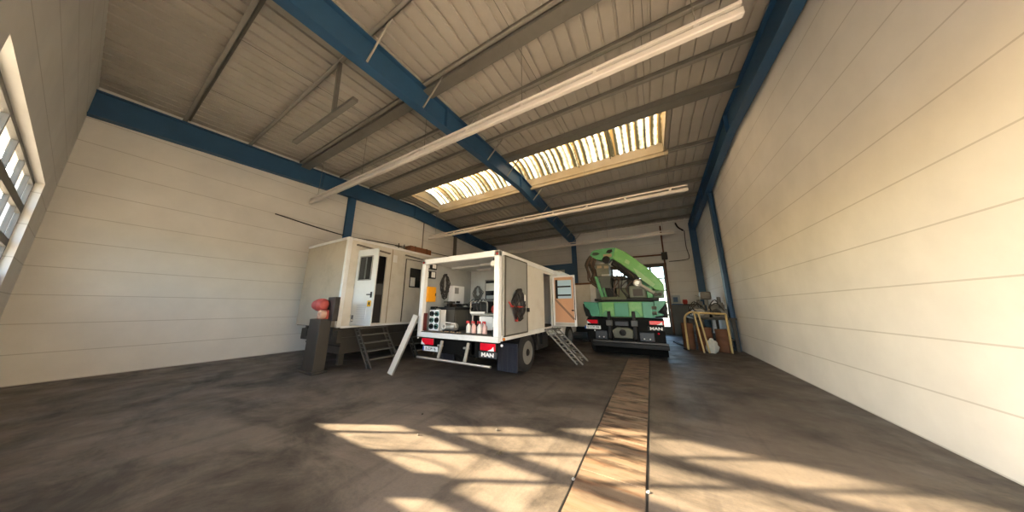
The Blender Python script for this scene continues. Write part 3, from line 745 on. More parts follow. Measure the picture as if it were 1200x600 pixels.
for (x, y, s, lab) in ((-4.75, 5.45, 1.0, 'black angle grinder lying on the workbench beside the vise'), (-5.1, 4.78, .8, 'black power tool on the pump manifold inside the box')):
    z = 1.6 if y > 5 else 1.53
    t = thing('power_tool', lab, 'tool', (x, y, z))
    MB().tube([(x - .15 * s, y, z + .05), (x + .1 * s, y + .03, z + .05)], .045 * s, 10).build('tool_body', BLACK, t)
    MB().tube([(x + .06 * s, y, z + .05), (x + .14 * s, y - .09 * s, z + .04)], .022 * s, 8).build('grip', DARKT, t)
    MB().lathe((x + .13 * s, y + .03, z + .03), 'z', [(.06 * s, -.03 * s), (.06 * s, .0), (.02 * s, .02 * s)], 14).build('head', ALUD, t)
for k, (x, y, lab) in enumerate(((-5.1, 5.6, 'dark coil of strap on the workbench behind the vise'), (-4.7, 5.8, 'dark coil of cable on the workbench before the white cabinet'))):
    t = thing('cable_coil', lab, 'coil', (x, y, 1.6))
    for q in range(4): MB().tube([(x + (.12 + .012 * q) * math.cos(a_ * .3), y + (.1 + .01 * q) * math.sin(a_ * .3), 1.622 + .022 * q + .006 * math.sin(a_)) for a_ in range(22)], .014, 6).build('turn', HOSEB if k else HOSE, t)
t = thing('socket_manifold', 'upright pale rack with round teal fittings at the open end of the workbench', 'manifold', (-5.0, 4.75, 1))
MB().box(-5.2, 4.72, 1.0, -4.82, 4.95, 1.53).build('rack_body', WHITE, t, .01)
for i in range(2):
    for k in range(3):
        c = (-5.1 + i * .18, 4.72, 1.11 + k * .16)
        q = MB().lathe(c, 'y', [(.07, .01), (.065, -.03), (.05, -.032), (.045, .0), (.005, .0)], 18).build('fitting', TEALD if (i + k) % 2 else BLACK, t)
        MB().lathe(c, 'y', [(.02, 0), (.02, -.06), (.003, -.062)], 10).build('stub', BLACK, q)
MB().box(-5.21, 4.71, 1.0, -5.19, 4.73, 1.53).build('frame_edge', ALU, t); MB().box(-4.83, 4.71, 1.0, -4.8, 4.73, 1.55).build('frame_edge', ALU, t)
tag(MB().box(-5.3, 4.56, 1.0, -5.22, 4.68, 1.45).build('red_canister', M('dark_red', '5d1f1c', .5), bevel=.02), 'dark red flat canister beside the rear post inside the box', 'canister')
t = thing('pump_motor', 'small pale pump with tubes standing on the box floor', 'pump', (-4.5, 4.8, 1))
MB().tube([(-4.7, 4.82, 1.1), (-4.45, 4.82, 1.1)], .07, 14).build('motor', ALUD, t)
MB().box(-4.72, 4.74, 1.0, -4.3, 4.9, 1.03).build('base', BLACK, t)
MB().lathe((-4.38, 4.82, 1.11), 'x', [(.02, -.08), (.09, -.07), (.1, 0), (.09, .05), (.03, .06)], 16).build('pump_head', ALU, t)
MB().tube(arc((-4.68, 4.74, 1.12), .06, 0, 350, 14, 'xz'), .012, 6).tube([(-4.62, 4.74, 1.22), (-4.3, 4.74, 1.2)], .014, 6).tube([(-4.3, 4.74, 1.2), (-4.3, 4.78, 1.1)], .014, 6).build('pipework', PAPER, t)
for i in range(7):
    x, y = -4.64 + .1 * i, 4.64 + .02 * (i % 2); a = random.uniform(.9, 1.5); L_ = random.uniform(.03, .045)
    o = MB().obox((x - L_ * math.cos(a), y - L_ * math.sin(a) * .4, 1.007), (x + L_ * math.cos(a), y + L_ * math.sin(a) * .4, 1.007), .03, .02).build('wood_offcut', WOODS, origin=(x, y, 1))
    tag(o, 'small pale wood offcut lying on the box floor along its open rear edge', 'offcut', 'wood offcuts on the box floor')
# right side: tank shelf, generator, canister, bottles
t = thing('tank_rack', 'white tank in a dark rack under a shelf inside the box', 'tank', (-3.6, 5.2, 1))
MB().box(-4.02, 5.0, 1.40, -3.2, 5.6, 1.44).build('shelf_top', ALUD, t, .005)
MB().box(-3.78, 5.02, 1.05, -3.34, 5.5, 1.38).build('tank', PAPER, t, .03)
MB().box(-3.34, 5.0, .995, -3.2, 5.6, 1.4).build('rack_side', M('rack_teal_grey', '3f4a4c', .5), t)
for X in (-4.0, -3.36):
    for y in (5.02, 5.56): MB().box(X, y, .995, X + .035, y + .035, 1.4).build('rack_leg', ALUD, t)
MB().box(-4.0, 5.55, .995, -3.2, 5.58, 1.4).build('rack_back', BLACK, t)
t = thing('generator', 'black generator in a tube frame on the shelf inside the box', 'generator', (-3.85, 5.2, 1.44))
MB().box(-4.0, 5.04, 1.46, -3.56, 5.42, 1.7).build('engine_block', BLACK, t, .03)
for k in range(4): MB().tube(smooth_path([(-4.02 + .1 * k, 5.03, 1.5), (-4.08 + .12 * k, 4.98, 1.68), (-3.95 + .1 * k, 5.02, 1.8), (-3.85 + .09 * k, 5.06, 1.66)], 4), .012, 6).build('cable', HOSEB, t)
MB().box(-4.05, 5.0, 1.44, -3.6, 5.04, 1.49).build('front_panel', PAPER, t, .006)
for y in (5.02, 5.44):
    MB().tube(smooth_path([(-4.05, y, 1.45), (-4.05, y, 1.68), (-3.98, y, 1.74), (-3.6, y, 1.74), (-3.53, y, 1.68), (-3.53, y, 1.45)], 3), .016, 8).build('tube_frame', ALUD, t)
MB().box(-3.86, 5.1, 1.66, -3.56, 5.36, 1.75).build('fuel_tank', BLACK, t, .03)
t = thing('fuel_canister', 'round red canister on the shelf beside the generator', 'canister', (-3.38, 5.15, 1.44))
MB().lathe((-3.38, 5.2, 1.55), 'y', [(.06, -.1), (.1, -.09), (.115, -.05), (.115, .05), (.1, .09), (.06, .1)], 20).build('body', REDP, t)
MB().box(-3.43, 5.15, 1.44, -3.33, 5.25, 1.47).build('stand', REDP, t)
MB().tube(arc((-3.38, 5.2, 1.655), .05, 0, 180, 8, 'xz'), .012, 6).build('handle', REDP, t)
def bottle(x, mat, label):
    t = thing('spray_bottle', label, 'bottle', (x, 4.78, .995), 'bottles at the box opening')
    MB().lathe((x, 4.78, .995), 'z', [(.01, 0), (.055, .002), (.058, .02), (.058, .14), (.05, .17), (.024, .2), (.022, .22), (.005, .222)], 18).build('bottle_body', mat, t)
    MB().lathe((x, 4.78, 1.215), 'z', [(.026, 0), (.026, .03), (.01, .05), (.003, .05)], 12).build('cap', CAPRED, t)
    MB().box(x - .04, 4.73, 1.25, x + .02, 4.79, 1.275).tube([(x - .03, 4.76, 1.26), (x - .045, 4.74, 1.21)], .01, 6).build('trigger', CAPRED, t)
bottle(-3.90, BOTTLE, 'white bottle with red cap, next to the pump with tubes'); bottle(-3.74, BOTTLEP, 'pink bottle with red cap between two white bottles')
bottle(-3.57, BOTTLE, 'white bottle with red cap between two pink bottles'); bottle(-3.42, BOTTLEP, 'pink bottle with red cap, nearest the rack side')
# cable bundle and reel on the grey door
t = hank('hose_hank', (BX1 + .12, 5.25, 2.03), .33, .37, 16, 'yz', HOSEB, 'black hank of hose hung on the grey door of the box truck', .016)
t = thing('reel_bar', 'red steel cable reel holder under the black hose on the truck door', 'holder', (BX1 + .1, 5.2, 1.6))
MB().tube([(BX1 + .12, 4.84, 1.62), (BX1 + .12, 5.45, 1.6)], .02, 8).build('bar', REDP, t)
MB().tube([(BX1 + .06, 4.84, 1.72), (BX1 + .14, 4.84, 1.62)], .02, 8).tube([(BX1 + .06, 5.4, 1.6), (BX1 + .14, 5.4, 1.6)], .02, 8).build('holder_arm', REDP, t)
MB().box(BX1 + .06, 5.12, 1.27, BX1 + .12, 5.2, 1.5).build('plug', REDP, t, .015)
tag(MB().box(BX1 + .165, 5.42, 1.75, BX1 + .175, 5.47, 1.9).build('paper_tag', PAPER), 'small white paper tag on the black hose hank', 'tag')

# aluminium plank leaning on the rear corner
t = thing('loading_ramp', 'grey aluminium channel plank leaning against the rear post of the box truck', 'plank', (-5.57, 4.02, 0))
A, B_ = Vector((-5.62, 4.0, .03)), Vector((-5.37, 4.42, 1.40))
MB().obox(A, B_, .18, .012, (0, -1, .3)).build('deck', M('pale_aluminium', 'cfc9be', .5, .1, .08, 6), t)
side = (B_ - A).cross(Vector((0, -1, .3))).normalized()
nrm = side.cross(B_ - A).normalized()
for s in (-.09, .09, 0.02): MB().obox(A + side * s - nrm * .02, B_ + side * s - nrm * .02, .012, .045, (0, -1, .3)).build('rail', ALU, t)

# ------------------------------------------------------------------ steps
TREAD = M('tread_grey', '6a665f', .55, .1, .15, 8)
def steps(label, p_top, p_foot, wdir, width, n, mat):
    """two stringers each of two parallel tubes with ties, treads between"""
    t = thing('access_steps', label, 'steps', (p_foot[0], p_foot[1], 0), 'folding steps at the cabin and truck doors')
    a, f, wv = Vector(p_top), Vector(p_foot), Vector(wdir).normalized()
    d = (f - a); out = Vector((d.x, d.y, 0)).normalized(); off = out * .16
    for s in (0, 1):
        q = wv * (width * s)
        st = MB().obox(a + q, f + q, .025, .045, out).build('stringer', mat, t)
        MB().obox(a + q + off, f + q + off, .025, .045, out).build('handrail', mat, st)
        m = MB()
        for k in range(n + 1):
            z = a + q + d * ((k + .5) / (n + 1)); m.obox(z, z + off, .02, .02)
        m.build('tie', mat, st)
    for k in range(n):
        z = a + d * ((k + 1) / (n + 1)) + off * .5
        MB().obox(z, z + wv * width, .16, .025).build('tread', TREAD, t)
    z = a + off * 1.0; MB().obox(z - Vector((0, 0, .02)), z + wv * width - Vector((0, 0, .02)), .26, .03).build('top_tread', mat, t)
    return t
steps('grey aluminium steps under the open white cabin door', (-7.36, 4.0, 1.03), (-6.68, 4.08, .02), (0, 1, 0), .82, 4, M('steps_grey', '4f4c47', .5, .2, .15, 8))
steps('dark steps under the closed cabin door, half hidden by the leaning plank', (-7.36, 5.6, 1.03), (-6.78, 5.66, .02), (0, 1, 0), .75, 4, M('steps_dark', '3c3a37', .5, .3, .15, 8))
steps('grey steps at the open side door of the box truck', (-2.80, 6.95, .97), (-1.98, 7.25, .02), (0, 1, 0), .6, 4, M('steps_steel', '5c5a55', .5, .2, .15, 8))

# ------------------------------------------------------------------ white workshop cabin on its trailer
CX, CY0, CY1, CZ0, CZ1 = -7.5, 3.6, 11.4, 1.06, 3.58
K = thing('trailer_cabin', 'long cream workshop cabin on a trailer against the gable wall', 'trailer cabin', (-8.7, 7, 0))
m = MB(); D1, D2, DZ = 3.93, 4.83, 3.24
m.box(CX - .05, CY0, CZ0, CX, D1, CZ1); m.box(CX - .05, D1, DZ, CX, D2, CZ1); m.box(CX - .05, D1, CZ0, CX, D2, CZ0 + .06); m.box(CX - .05, D2, CZ0, CX, CY1, CZ1)
m.build('long_side', CREAM, K)
MB().box(CX - 2.5, CY0, CZ0, CX - .05, CY0 + .05, CZ1).build('end_panel', M('end_panel_beige', 'b8ab98', .5, 0, .1, 1.0, dirt='8a7d6b', dirt_amt=.45), K)
MB().box(CX - 2.5, CY0 + .05, CZ0, CX - 2.45, CY1, CZ1).box(CX - 2.45, CY1 - .05, CZ0, CX - .05, CY1, CZ1).build('far_panel', CREAM, K)
MB().box(CX - 2.5, CY0, CZ1, CX, CY1, CZ1 + .04).build('roof_panel', CREAM, K, .01)
MB().box(CX - 2.48, CY0 + .02, CZ0 - .02, CX - .02, CY1 - .02, CZ0 + .02).build('floor_panel', DARKT, K)
MB().box(CX - 1.2, CY0 + .06, CZ0 + .02, CX - 1.15, CY1 - .06, CZ1).build('shade_backing', M('inside_shade', '2c2a27', .7), K)  # dark sheet: the shade inside the doorway is put into its colour
MB().box(CX - .1, CY0 - .012, CZ0 - .01, CX + .012, CY0 + .1, CZ1 + .05).build('corner_trim', WHITE, K, .01)
MB().box(CX - .03, CY0 + .1, CZ1 - .03, CX + .02, CY1, CZ1 + .05).box(CX - 2.5, CY0 - .02, CZ1 - .03, CX - .1, CY0 + .03, CZ1 + .05).build('roof_trim', WHITE, K, .008)
MB().box(CX - .02, CY0 + .1, CZ0 - .03, CX + .012, CY1, CZ0 + .03).build('sill_trim', WHITE, K, .005)
# open door
th = R(82); dw = .82; hx, hy = CX + .02, D1 - .01
dd = Vector((math.sin(th), math.cos(th), 0)); nn = Vector((math.cos(th), -math.sin(th), 0))
def leafbox(u0, u1, z0, z1, n0, n1):
    m = MB(); vs = []
    for z in (z0, z1):
        for u, n in ((u0, n0), (u1, n0), (u1, n1), (u0, n1)):
            p = Vector((hx, hy, z)) + dd * u + nn * n; vs.append(p)
    return m.add(vs, [(0, 3, 2, 1), (4, 5, 6, 7), (0, 1, 5, 4), (1, 2, 6, 5), (2, 3, 7, 6), (3, 0, 4, 7)])
DW = M('door_white', 'd9dcdc', .4, 0, .05, 2, dirt='a9aca9', dirt_amt=.25)
lf = leafbox(0, dw, 1.10, 3.27, -.02, .02).build('cabin_door', DW, K, .006)
leafbox(.16, .62, 2.38, 3.04, .02, .032).build('door_window', DARKGLASS, lf)
m = leafbox(.13, .65, 3.04, 3.07, .02, .04); 
for a in ((.13, .65, 2.35, 2.38), (.13, .16, 2.35, 3.07), (.62, .65, 2.35, 3.07)):
    q = leafbox(*a, .02, .04); m.add(q.v, q.f)
m.build('window_frame', GREYP, lf)
for u in (.38,): leafbox(u, u + .05, 2.4, 3.02, .03, .036).build('blind_slat', M('blind_dim', '55595b', .4), lf)
leafbox(.62, .76, 1.62, 1.78, .02, .026).build('warning_sign', YELLOW, lf)
leafbox(.66, .72, 1.66, 1.74, .026, .029).build('warning_symbol', INK, lf)
leafbox(.7, .76, 1.86, 2.02, .02, .03).build('lock_plate', BLACK, lf)
q = leafbox(.6, .74, 1.93, 1.96, .05, .075); q2 = leafbox(.71, .74, 1.93, 1.96, .02, .06); q.add(q2.v, q2.f); q.build('door_handle', BLACK, lf, .006)
leafbox(.05, .13, 1.2, 1.38, .02, .026).build('notice', M('notice_grey', '5f6670', .5), lf)
leafbox(.065, .115, 1.22, 1.27, .026, .028).build('notice_symbol', PAPER, lf)
for k in range(7): leafbox(.22, .6, 1.28 + k * .06, 1.31 + k * .06, .02, .027).build('vent_slat', M('vent_white', 'cfd3d5', .5), lf)
for z in (1.35, 2.2, 3.05): MB().cyl((hx, hy, z - .05), (hx, hy, z + .05), .022, 8).build('hinge', ALUD, K)
# stuff seen inside the doorway
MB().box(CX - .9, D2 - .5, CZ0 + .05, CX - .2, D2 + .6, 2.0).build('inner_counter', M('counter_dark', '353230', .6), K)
MB().box(CX - .55, D2 - .3, 2.0, CX - .2, D2 + .3, 2.35).build('inner_box', M('inner_grey', '5c5d5c', .6), K)
# closed door
d = MB().box(CX, 5.58, 1.14, CX + .025, 6.45, 3.28).build('cabin_door', CREAM, K, .006)
MB().box(CX + .024, 5.75, 2.3, CX + .032, 6.22, 3.0).build('door_window', DARKGLASS, d)
MB().box(CX + .03, 5.78, 2.34, CX + .036, 5.98, 2.66).build('window_notice', PAPER, d)
MB().box(CX + .02, 6.3, 1.85, CX + .06, 6.36, 2.0).build('door_handle', BLACK, d)
MB().box(CX - .002, 5.55, 1.12, CX + .012, 5.58, 3.3).box(CX - .002, 5.55, 3.28, CX + .012, 6.48, 3.31).build('door_seal', M('door_seal_dark', '4a443b', .6), d)
MB().box(CX, 5.0, CZ0 + .05, CX + .003, 5.03, CZ1 - .05).build('panel_seam', M('seam_tan', '9a8d78', .6), K)
for (y0, y1, z0, z1) in ((3.83, 4.9, 3.43, 3.36), (5.5, 6.5, 3.42, 3.38)):
    MB().obox((CX + .04, y0, z0), (CX + .04, y1, z1), .08, .035).build('rain_gutter', M('gutter_grey', '6f695f', .5), K)
MB().box(CX + .0, 5.05, 3.1, CX + .01, 5.2, 3.35).build('repair_patch', WHITE, K)
# trailer under it
for X in (CX - .45, CX - 2.0): MB().box(X - .06, CY0 + .1, .72, X + .06, CY1 - .1, CZ0 - .02).build('chassis_beam', DARKT, K)
MB().box(CX - 2.35, CY0 + .12, .62, CX - .15, CY0 + .25, .95).build('end_beam', DARKT, K, .01)
MB().box(CX - 2.35, CY0 + .3, .3, CX - .3, 7.6, .74).build('tool_box', DARKT, K, .01)
MB().box(CX - 2.36, CY0 + .28, .5, CX - .29, CY0 + .32, .54).build('box_lid_edge', BLACK, K)
for X in (CX - .4, CX - 2.1):
    for y in (CY0 + .4, 6.5, CY1 - .6): MB().box(X - .06, y - .06, 0, X + .06, y + .06, .74).build('support_leg', DARKT, K)
for y in (8.2, 9.2): wheel(K, CX - .25, y, .42, .26, 1); wheel(K, CX - 2.25, y, .42, .26, -1)
# things on its roof
t = thing('rusty_beam', 'rust brown timber box lying on the cabin roof edge', 'beam', (CX - .3, 6.1, 3.63))
MB().box(CX - .4, 5.75, 3.63, CX - .08, 6.75, 3.86).build('box_body', WOODB, t, .01)
for y in (5.95, 6.5): MB().box(CX - .41, y, 3.63, CX - .07, y + .04, 3.87).build('strap', RUST, t)
t = thing('pipe_clamp', 'dark threaded clamp lying on the cabin roof edge before the rusty box', 'clamp', (CX - .1, 5.4, 3.63))
MB().cyl((CX - .1, 5.15, 3.72), (CX - .1, 5.72, 3.68), .018, 8).build('spindle', DARKT, t)
for y in (5.28, 5.5): MB().cyl((CX - .1, y, 3.63), (CX - .1, y, 3.83), .016, 8).build('jaw', DARKT, t)
MB().box(CX - .16, 5.6, 3.63, CX - .04, 5.72, 3.72).build('clamp_foot', RUST, t)

# machine at the edge of the frame
t = thing('winch_motor', 'faded red motor with pale flange on a dark steel stand by the cabin', 'machine', (-7.5, 3.2, 0))
MB().box(-7.95, 3.05, 0, -7.2, 3.4, .06).box(-7.85, 3.1, .06, -7.28, 3.36, 1.3).build('stand', DARKT, t, .015)
MB().box(-7.45, 3.28, 1.25, -7.08, 3.4, 1.86).build('back_plate', M('machine_dark', '36312d', .6), t, .01)
MB().lathe((-7.5, 3.16, 1.66), 'x', [(.05, -.25), (.13, -.22), (.14, -.1), (.16, -.08), (.16, .08), (.14, .1), (.1, .18), (.04, .2)], 20).build('motor', PINK, t)
MB().lathe((-7.32, 3.1, 1.42), 'y', [(.05, .12), (.1, .1), (.115, .0), (.1, -.03), (.05, -.03), (.04, .02), (.005, .02)], 20).build('flange', M('pale_flange', 'c9a08c', .5), t)
MB().box(-7.6, 3.14, 1.3, -7.3, 3.3, 1.54).build('gear_case', PINK, t, .03)

# cabin further back, between the trucks
t = thing('rear_cabin', 'beige cabin body standing behind the open truck side door', 'cabin', (-4.2, 13.4, 0))
MB().box(-6.2, 12.0, .7, -2.46, 14.6, 2.7).build('cabin_body', CREAM, t, .02)
MB().box(-2.46, 11.99, .7, -2.2, 14.6, 2.68).build('corner_panel', WHITE, t, .02)
MB().box(-6.2, 11.97, 2.68, -2.22, 14.6, 2.76).build('roof_edge', RUST, t, .01)
MB().box(-6.1, 12.1, .45, -2.4, 14.5, .7).build('underframe', BLACK, t)
for X in (-5.8, -2.7):
    for y in (12.3, 14.3): MB().box(X - .07, y - .07, 0, X + .07, y + .07, .46).build('support_leg', BLACK, t)

# ------------------------------------------------------------------ green crane truck
G = thing('crane_truck', 'truck with folded green loading crane, rear facing the covered pit', 'crane truck', (-.86, 12.5, 0))
for X in (-1.35, -.4): MB().box(X - .05, 9.1, .62, X + .05, 16.2, .92).build('chassis_rail', BLACK, G)
MB().box(-2.02, 9.02, .5, .3, 9.12, 1.24).build('rear_valance', M('rear_black', '090a0a', .7, 0, .3, 5, spec=.15), G, .01)
taillight(G, -2.02, -1.66, 8.97, 1.05, 1.17, -1); taillight(G, -.1, .29, 8.97, 1.06, 1.18, 1)
plate(G, -2.1, -1.57, 8.96, .87, .98, 'B·XCM 706')
b = MB().box(-.16, 8.98, .87, .3, 9.02, 1.01).build('badge_plate', BLACK, G, .004)
text('badge_lettering', 'MAN', .12, LETTER, b, (.07, 8.976, .94), (R(90), 0, 0), .004, sx=1.3, off=.004)
for (x0, x1) in ((-1.74, -1.36), (-.4, .0)):
    q = MB().box(x0, 8.9, .56, x1, 9.05, .82).build('side_box', GREYBLUE, G, .01)
    for X in (x0 + .12, x1 - .12): MB().ball((X, 8.89, .63), .022).build('bolt', LENSW, q)
MB().ball((.12, 8.97, .8), .03).build('reflector', RED, G); MB().ball((-1.77, 8.97, .82), .025).build('reflector', LENSW, G)
for X in (-1.27, -.52):
    MB().prism([(8.86, .6), (9.05, .5), (9.05, 1.5), (8.9, 1.45), (8.84, 1.1)], 'x', X - .05, X + .05).build('ram_bracket', BLACK, G, .01)
    MB().box(X - .1, 8.84, 1.0, X + .1, 8.9, 1.18).build('clevis', M('clevis_grey', '4a4b4c', .5, .3), G, .015)
MB().box(-1.1, 8.93, 1.0, -.7, 9.04, 1.14).build('light_panel', GREYBLUE, G, .01)
MB().prism([(-1.15, .62), (-.6, .62), (-.56, .86), (-.7, .95), (-1.05, .95), (-1.2, .86)], 'y', 8.86, 9.05).build('tow_coupling', OLIVE, G, .02)
q = MB().lathe((-.88, 8.85, .8), 'y', [(.1, .03), (.1, -.05), (.06, -.06), (.05, 0), (.005, 0)], 18).build('coupling_jaw', BLACK, G)
MB().box(-1.85, 8.92, .47, .36, 9.04, .52).build('underrun_bar', M('bar_grey', '4b4a49', .45, .4), G, .01)
MB().box(-1.85, 8.93, .33, .36, 9.03, .46).build('underrun_beam', BLACK, G, .01)
MB().box(-1.82, 9.2, .1, .33, 9.24, .46).build('spray_flap', M('flap_black', '080808', .85, spec=.1), G)
for y in (9.9, 11.25): wheel(G, .16, y, .5, .28, 1, True); wheel(G, -1.9, y, .5, .28, -1, True)
wheel(G, .16, 15.3, .5, .3, 1); wheel(G, -1.9, 15.3, .5, .3, -1)
m = MB()
for y in (9.9, 11.25, 15.3): m.cyl((-1.9, y, .5), (.16, y, .5), .08, 10)
m.build('axle', BLACK, G)
for (x0, x1) in ((-2.05, -1.5), (-.2, .3)):
    P = arc((0, 10.57, .5), .62, 5, 175, 12, 'yz', 1.0); P = [(9.25, .95), (9.35, 1.14), (11.8, 1.14), (11.9, .95), (11.88, .93), (11.78, 1.11), (9.37, 1.11), (9.28, .93)]
    MB().prism(P, 'x', x0, x1).build('fender', BLACK, G)
MB().box(-2.0, 9.1, 1.16, .3, 13.8, 1.24).build('deck', BLACK, G)
MB().box(-2.0, 12.0, 1.24, .2, 13.9, 1.62).build('deck_box', DARKT, G, .02)
MB().box(-.02, 12.2, .5, .28, 13.8, .95).box(-2.0, 12.2, .5, -1.7, 13.8, .95).build('tank', DARKT, G, .04)
MB().tube([(-2.0, 9.0, .45), (-2.2, 9.0, .45)], .03, 8).build('hose_end', BLACK, G)
m = MB().prism([(14.4, .7), (16.6, .7), (16.7, 1.5), (16.5, 2.2), (16.2, 2.95), (15.8, 3.05), (14.4, 3.0)], 'x', -2.05, .22)
cab = m.build('cab', GREENT, G, .05)
for X in (-2.06, .21): MB().prism([(15.2, 2.0), (16.4, 2.0), (16.15, 2.75), (15.2, 2.75)], 'x', X, X + .02).build('side_window', DARKGLASS, cab)
MB().box(-1.4, 14.385, 2.1, -.4, 14.4, 2.7).build('rear_window', DARKGLASS, cab)
MB().prism([(16.45, 2.25), (16.56, 2.2), (16.3, 2.85), (16.2, 2.85)], 'x', -1.9, .05).build('windscreen', DARKGLASS, cab)
# stabiliser beam across the rear
SB = MB().box(-1.6, 9.0, 1.28, -.05, 9.5, 1.78).build('stabiliser_beam', GREEN, G, .015)
MB().box(-1.48, 8.96, 1.32, -1.1, 9.0, 1.76).build('beam_plate', GREENL, SB, .01)
MB().box(-1.08, 8.975, 1.3, -.66, 9.0, 1.74).build('beam_plate', GREENT, SB, .01)
MB().box(-.64, 8.96, 1.32, -.26, 9.0, 1.76).build('beam_plate', GREENL, SB, .01)
MB().box(-.24, 8.95, 1.27, .08, 9.0, 1.77).build('beam_plate', GREENT, SB, .01)
for X in (-1.35, -.46): MB().prism([(X - .13, 1.28), (X + .13, 1.28), (X + .1, 1.42), (X, 1.5), (X - .1, 1.42)], 'y', 8.93, 8.97).build('ram_eye', GREEN, SB, .01)
MB().prism([(-2.1, 1.79), (-1.62, 1.76), (-1.57, 1.5), (-1.6, 1.28), (-1.86, 1.3), (-1.92, 1.5), (-2.06, 1.62)], 'y', 8.95, 9.45).build('stabiliser_leg', GREENT, G, .015)
MB().prism([(-2.13, 1.72), (-2.06, 1.62), (-1.92, 1.5), (-1.88, 1.3), (-1.95, 1.24), (-2.05, 1.3), (-2.1, 1.5)], 'y', 8.97, 9.3).build('leg_guard', BLACK, G, .01)
MB().prism([(.1, 1.79), (.42, 1.8), (.36, 1.66), (.22, 1.5), (.16, 1.44), (.32, 1.38), (.3, 1.34), (-.02, 1.3), (.08, 1.5)], 'y', 8.95, 9.4).build('stabiliser_leg', GREENT, G, .01)
MB().prism([(.42, 1.74), (.44, 1.55), (.4, 1.42), (.26, 1.5), (.36, 1.62)], 'y', 9.0, 9.3).build('leg_guard', BLACK, G, .01)
MB().box(.0, 9.42, 1.26, .44, 9.5, 1.76).build('leg_back_plate', BLACK, G)
for z in (1.58, 1.42): MB().cyl((.02, 8.96, z), (.14, 8.93, z), .05, 12).build('leg_pin', OLIVE, SB)
# platform and crane
MB().box(-1.75, 9.15, 1.8, .25, 10.6, 1.9).build('crane_base', BLACK, G, .02)
MB().box(-1.5, 9.2, 1.24, -.2, 10.5, 1.8).build('crane_pedestal', OLIVE, G, .03)
MB().prism([(-1.78, 2.75), (-1.68, 2.75), (-1.45, 1.9), (-1.58, 1.9)], 'y', 9.6, 9.75).build('green_strut', GREEN, G, .01)
MB().prism([(-1.5, 2.3), (-1.43, 2.3), (-1.35, 1.9), (-1.42, 1.9)], 'y', 9.5, 9.6).build('green_strut', GREEN, G, .01)
MB().prism([(-1.72, 3.2), (-1.24, 3.22), (-1.22, 2.74), (-1.66, 2.72)], 'y', 9.55, 10.1).build('arm_box', OLIVE, G, .02)
MB().prism([(-1.64, 2.74), (-1.2, 2.76), (-1.18, 2.3), (-1.56, 2.3)], 'y', 9.6, 10.05).build('lower_arm', M('dark_grey_green', '45483f', .5, 0, .2, 4), G, .015)
MB().box(-1.5, 9.7, 1.9, -1.1, 10.1, 2.3).build('valve_block', BLACK, G, .02)
MB().prism([(-1.4, 1.9), (.1, 1.9), (.12, 2.2), (-.3, 2.5), (-.62, 2.72), (-1.25, 2.74)], 'y', 10.15, 10.45).build('folded_arm', M('oily_dark_green', '22281f', .5, 0, .3, 5), G, .03)
for (x, z) in ((-1.55, 3.1), (-1.3, 3.08)): MB().box(x - .09, 9.53, z - .05, x + .07, 9.56, z + .04).build('arm_plate', M('tan_plate', '8d7c62', .6), G)
MB().box(-1.5, 9.5, 2.74, -1.22, 9.56, 2.8).build('arm_edge', ALUD, G)
HD = MB().prism([(-1.9, 3.60), (-1.84, 3.72), (-1.72, 3.79), (-1.3, 3.82), (-.94, 3.80), (-.88, 3.6), (-1.06, 3.38), (-1.25, 3.34), (-1.57, 3.38), (-1.8, 3.5)], 'y', 9.62, 10.02).build('boom_head', GREEN, G, .02)
MB().prism([(-1.82, 3.62), (-1.76, 3.7), (-1.6, 3.68), (-1.52, 3.62), (-1.62, 3.57), (-1.75, 3.57)], 'y', 9.605, 9.63).build('head_recess', M('dark_green_hole', '24382a', .6), HD)
MB().prism([(-1.3, 3.64), (-1.22, 3.74), (-1.08, 3.75), (-1.06, 3.66), (-1.16, 3.6)], 'y', 9.605, 9.63).build('head_recess', BLACK, HD)
MB().box(-1.4, 9.6, 3.46, -1.1, 9.63, 3.58).build('head_plate', M('tan_plate', '8d7c62', .6), HD)
MB().lathe((-1.3, 9.6, 3.36), 'y', [(.14, .2), (.14, -.04), (.1, -.06), (.04, -.06), (.005, -.06)], 20).build('pivot_pin', BLACK, HD)
BM = MB().prism([(-1.08, 3.38), (-.94, 3.80), (-.6, 3.58), (.02, 2.95), (.36, 2.52), (.45, 2.34), (.44, 2.08), (.14, 2.2), (-.26, 2.66)], 'y', 9.58, 10.08).build('main_boom', GREENL, G, .03)
MB().prism([(-.42, 3.0), (-.2, 2.8), (.2, 2.36), (.1, 2.26), (-.3, 2.66)], 'y', 9.572, 9.58).build('faded_marking', M('faded_pale_marking', '86b07c', .5, 0, .3, 8), BM)
MB().prism([(-.62, 3.32), (-.5, 3.22), (-.55, 3.1), (-.68, 3.2)], 'y', 9.572, 9.58).build('faded_marking', M('faded_pale_marking', '86b07c', .5, 0, .3, 8), BM)
MB().prism([(-1.04, 3.4), (-.24, 2.66), (-.34, 2.5), (-1.14, 3.22)], 'y', 9.66, 10.0).build('lower_boom', BLACK, G, .01)
MB().tube([(-1.12, 9.62, 3.2), (-.42, 9.6, 2.52)], .06, 10).build('lift_cylinder', BLACK, G)
MB().tube([(-.36, 9.52, 2.44), (.14, 9.52, 2.06)], .065, 10).build('cylinder_rod', ALUD, G)
q = MB().lathe((-.33, 9.5, 2.42), 'y', [(.14, .1), (.14, -.03), (.1, -.05), (.09, -.01), (.06, -.01), (.05, -.05), (.005, -.05)], 20).build('cylinder_eye', ALU, G)
MB().box(-1.08, 9.7, 2.3, -.68, 10.1, 2.58).build('control_box', M('control_grey', '6d7069', .5, 0, .1, 5), G, .015)
MB().box(-1.14, 9.75, 2.6, -.72, 10.1, 2.74).build('oil_cooler', DARKT, G, .02)
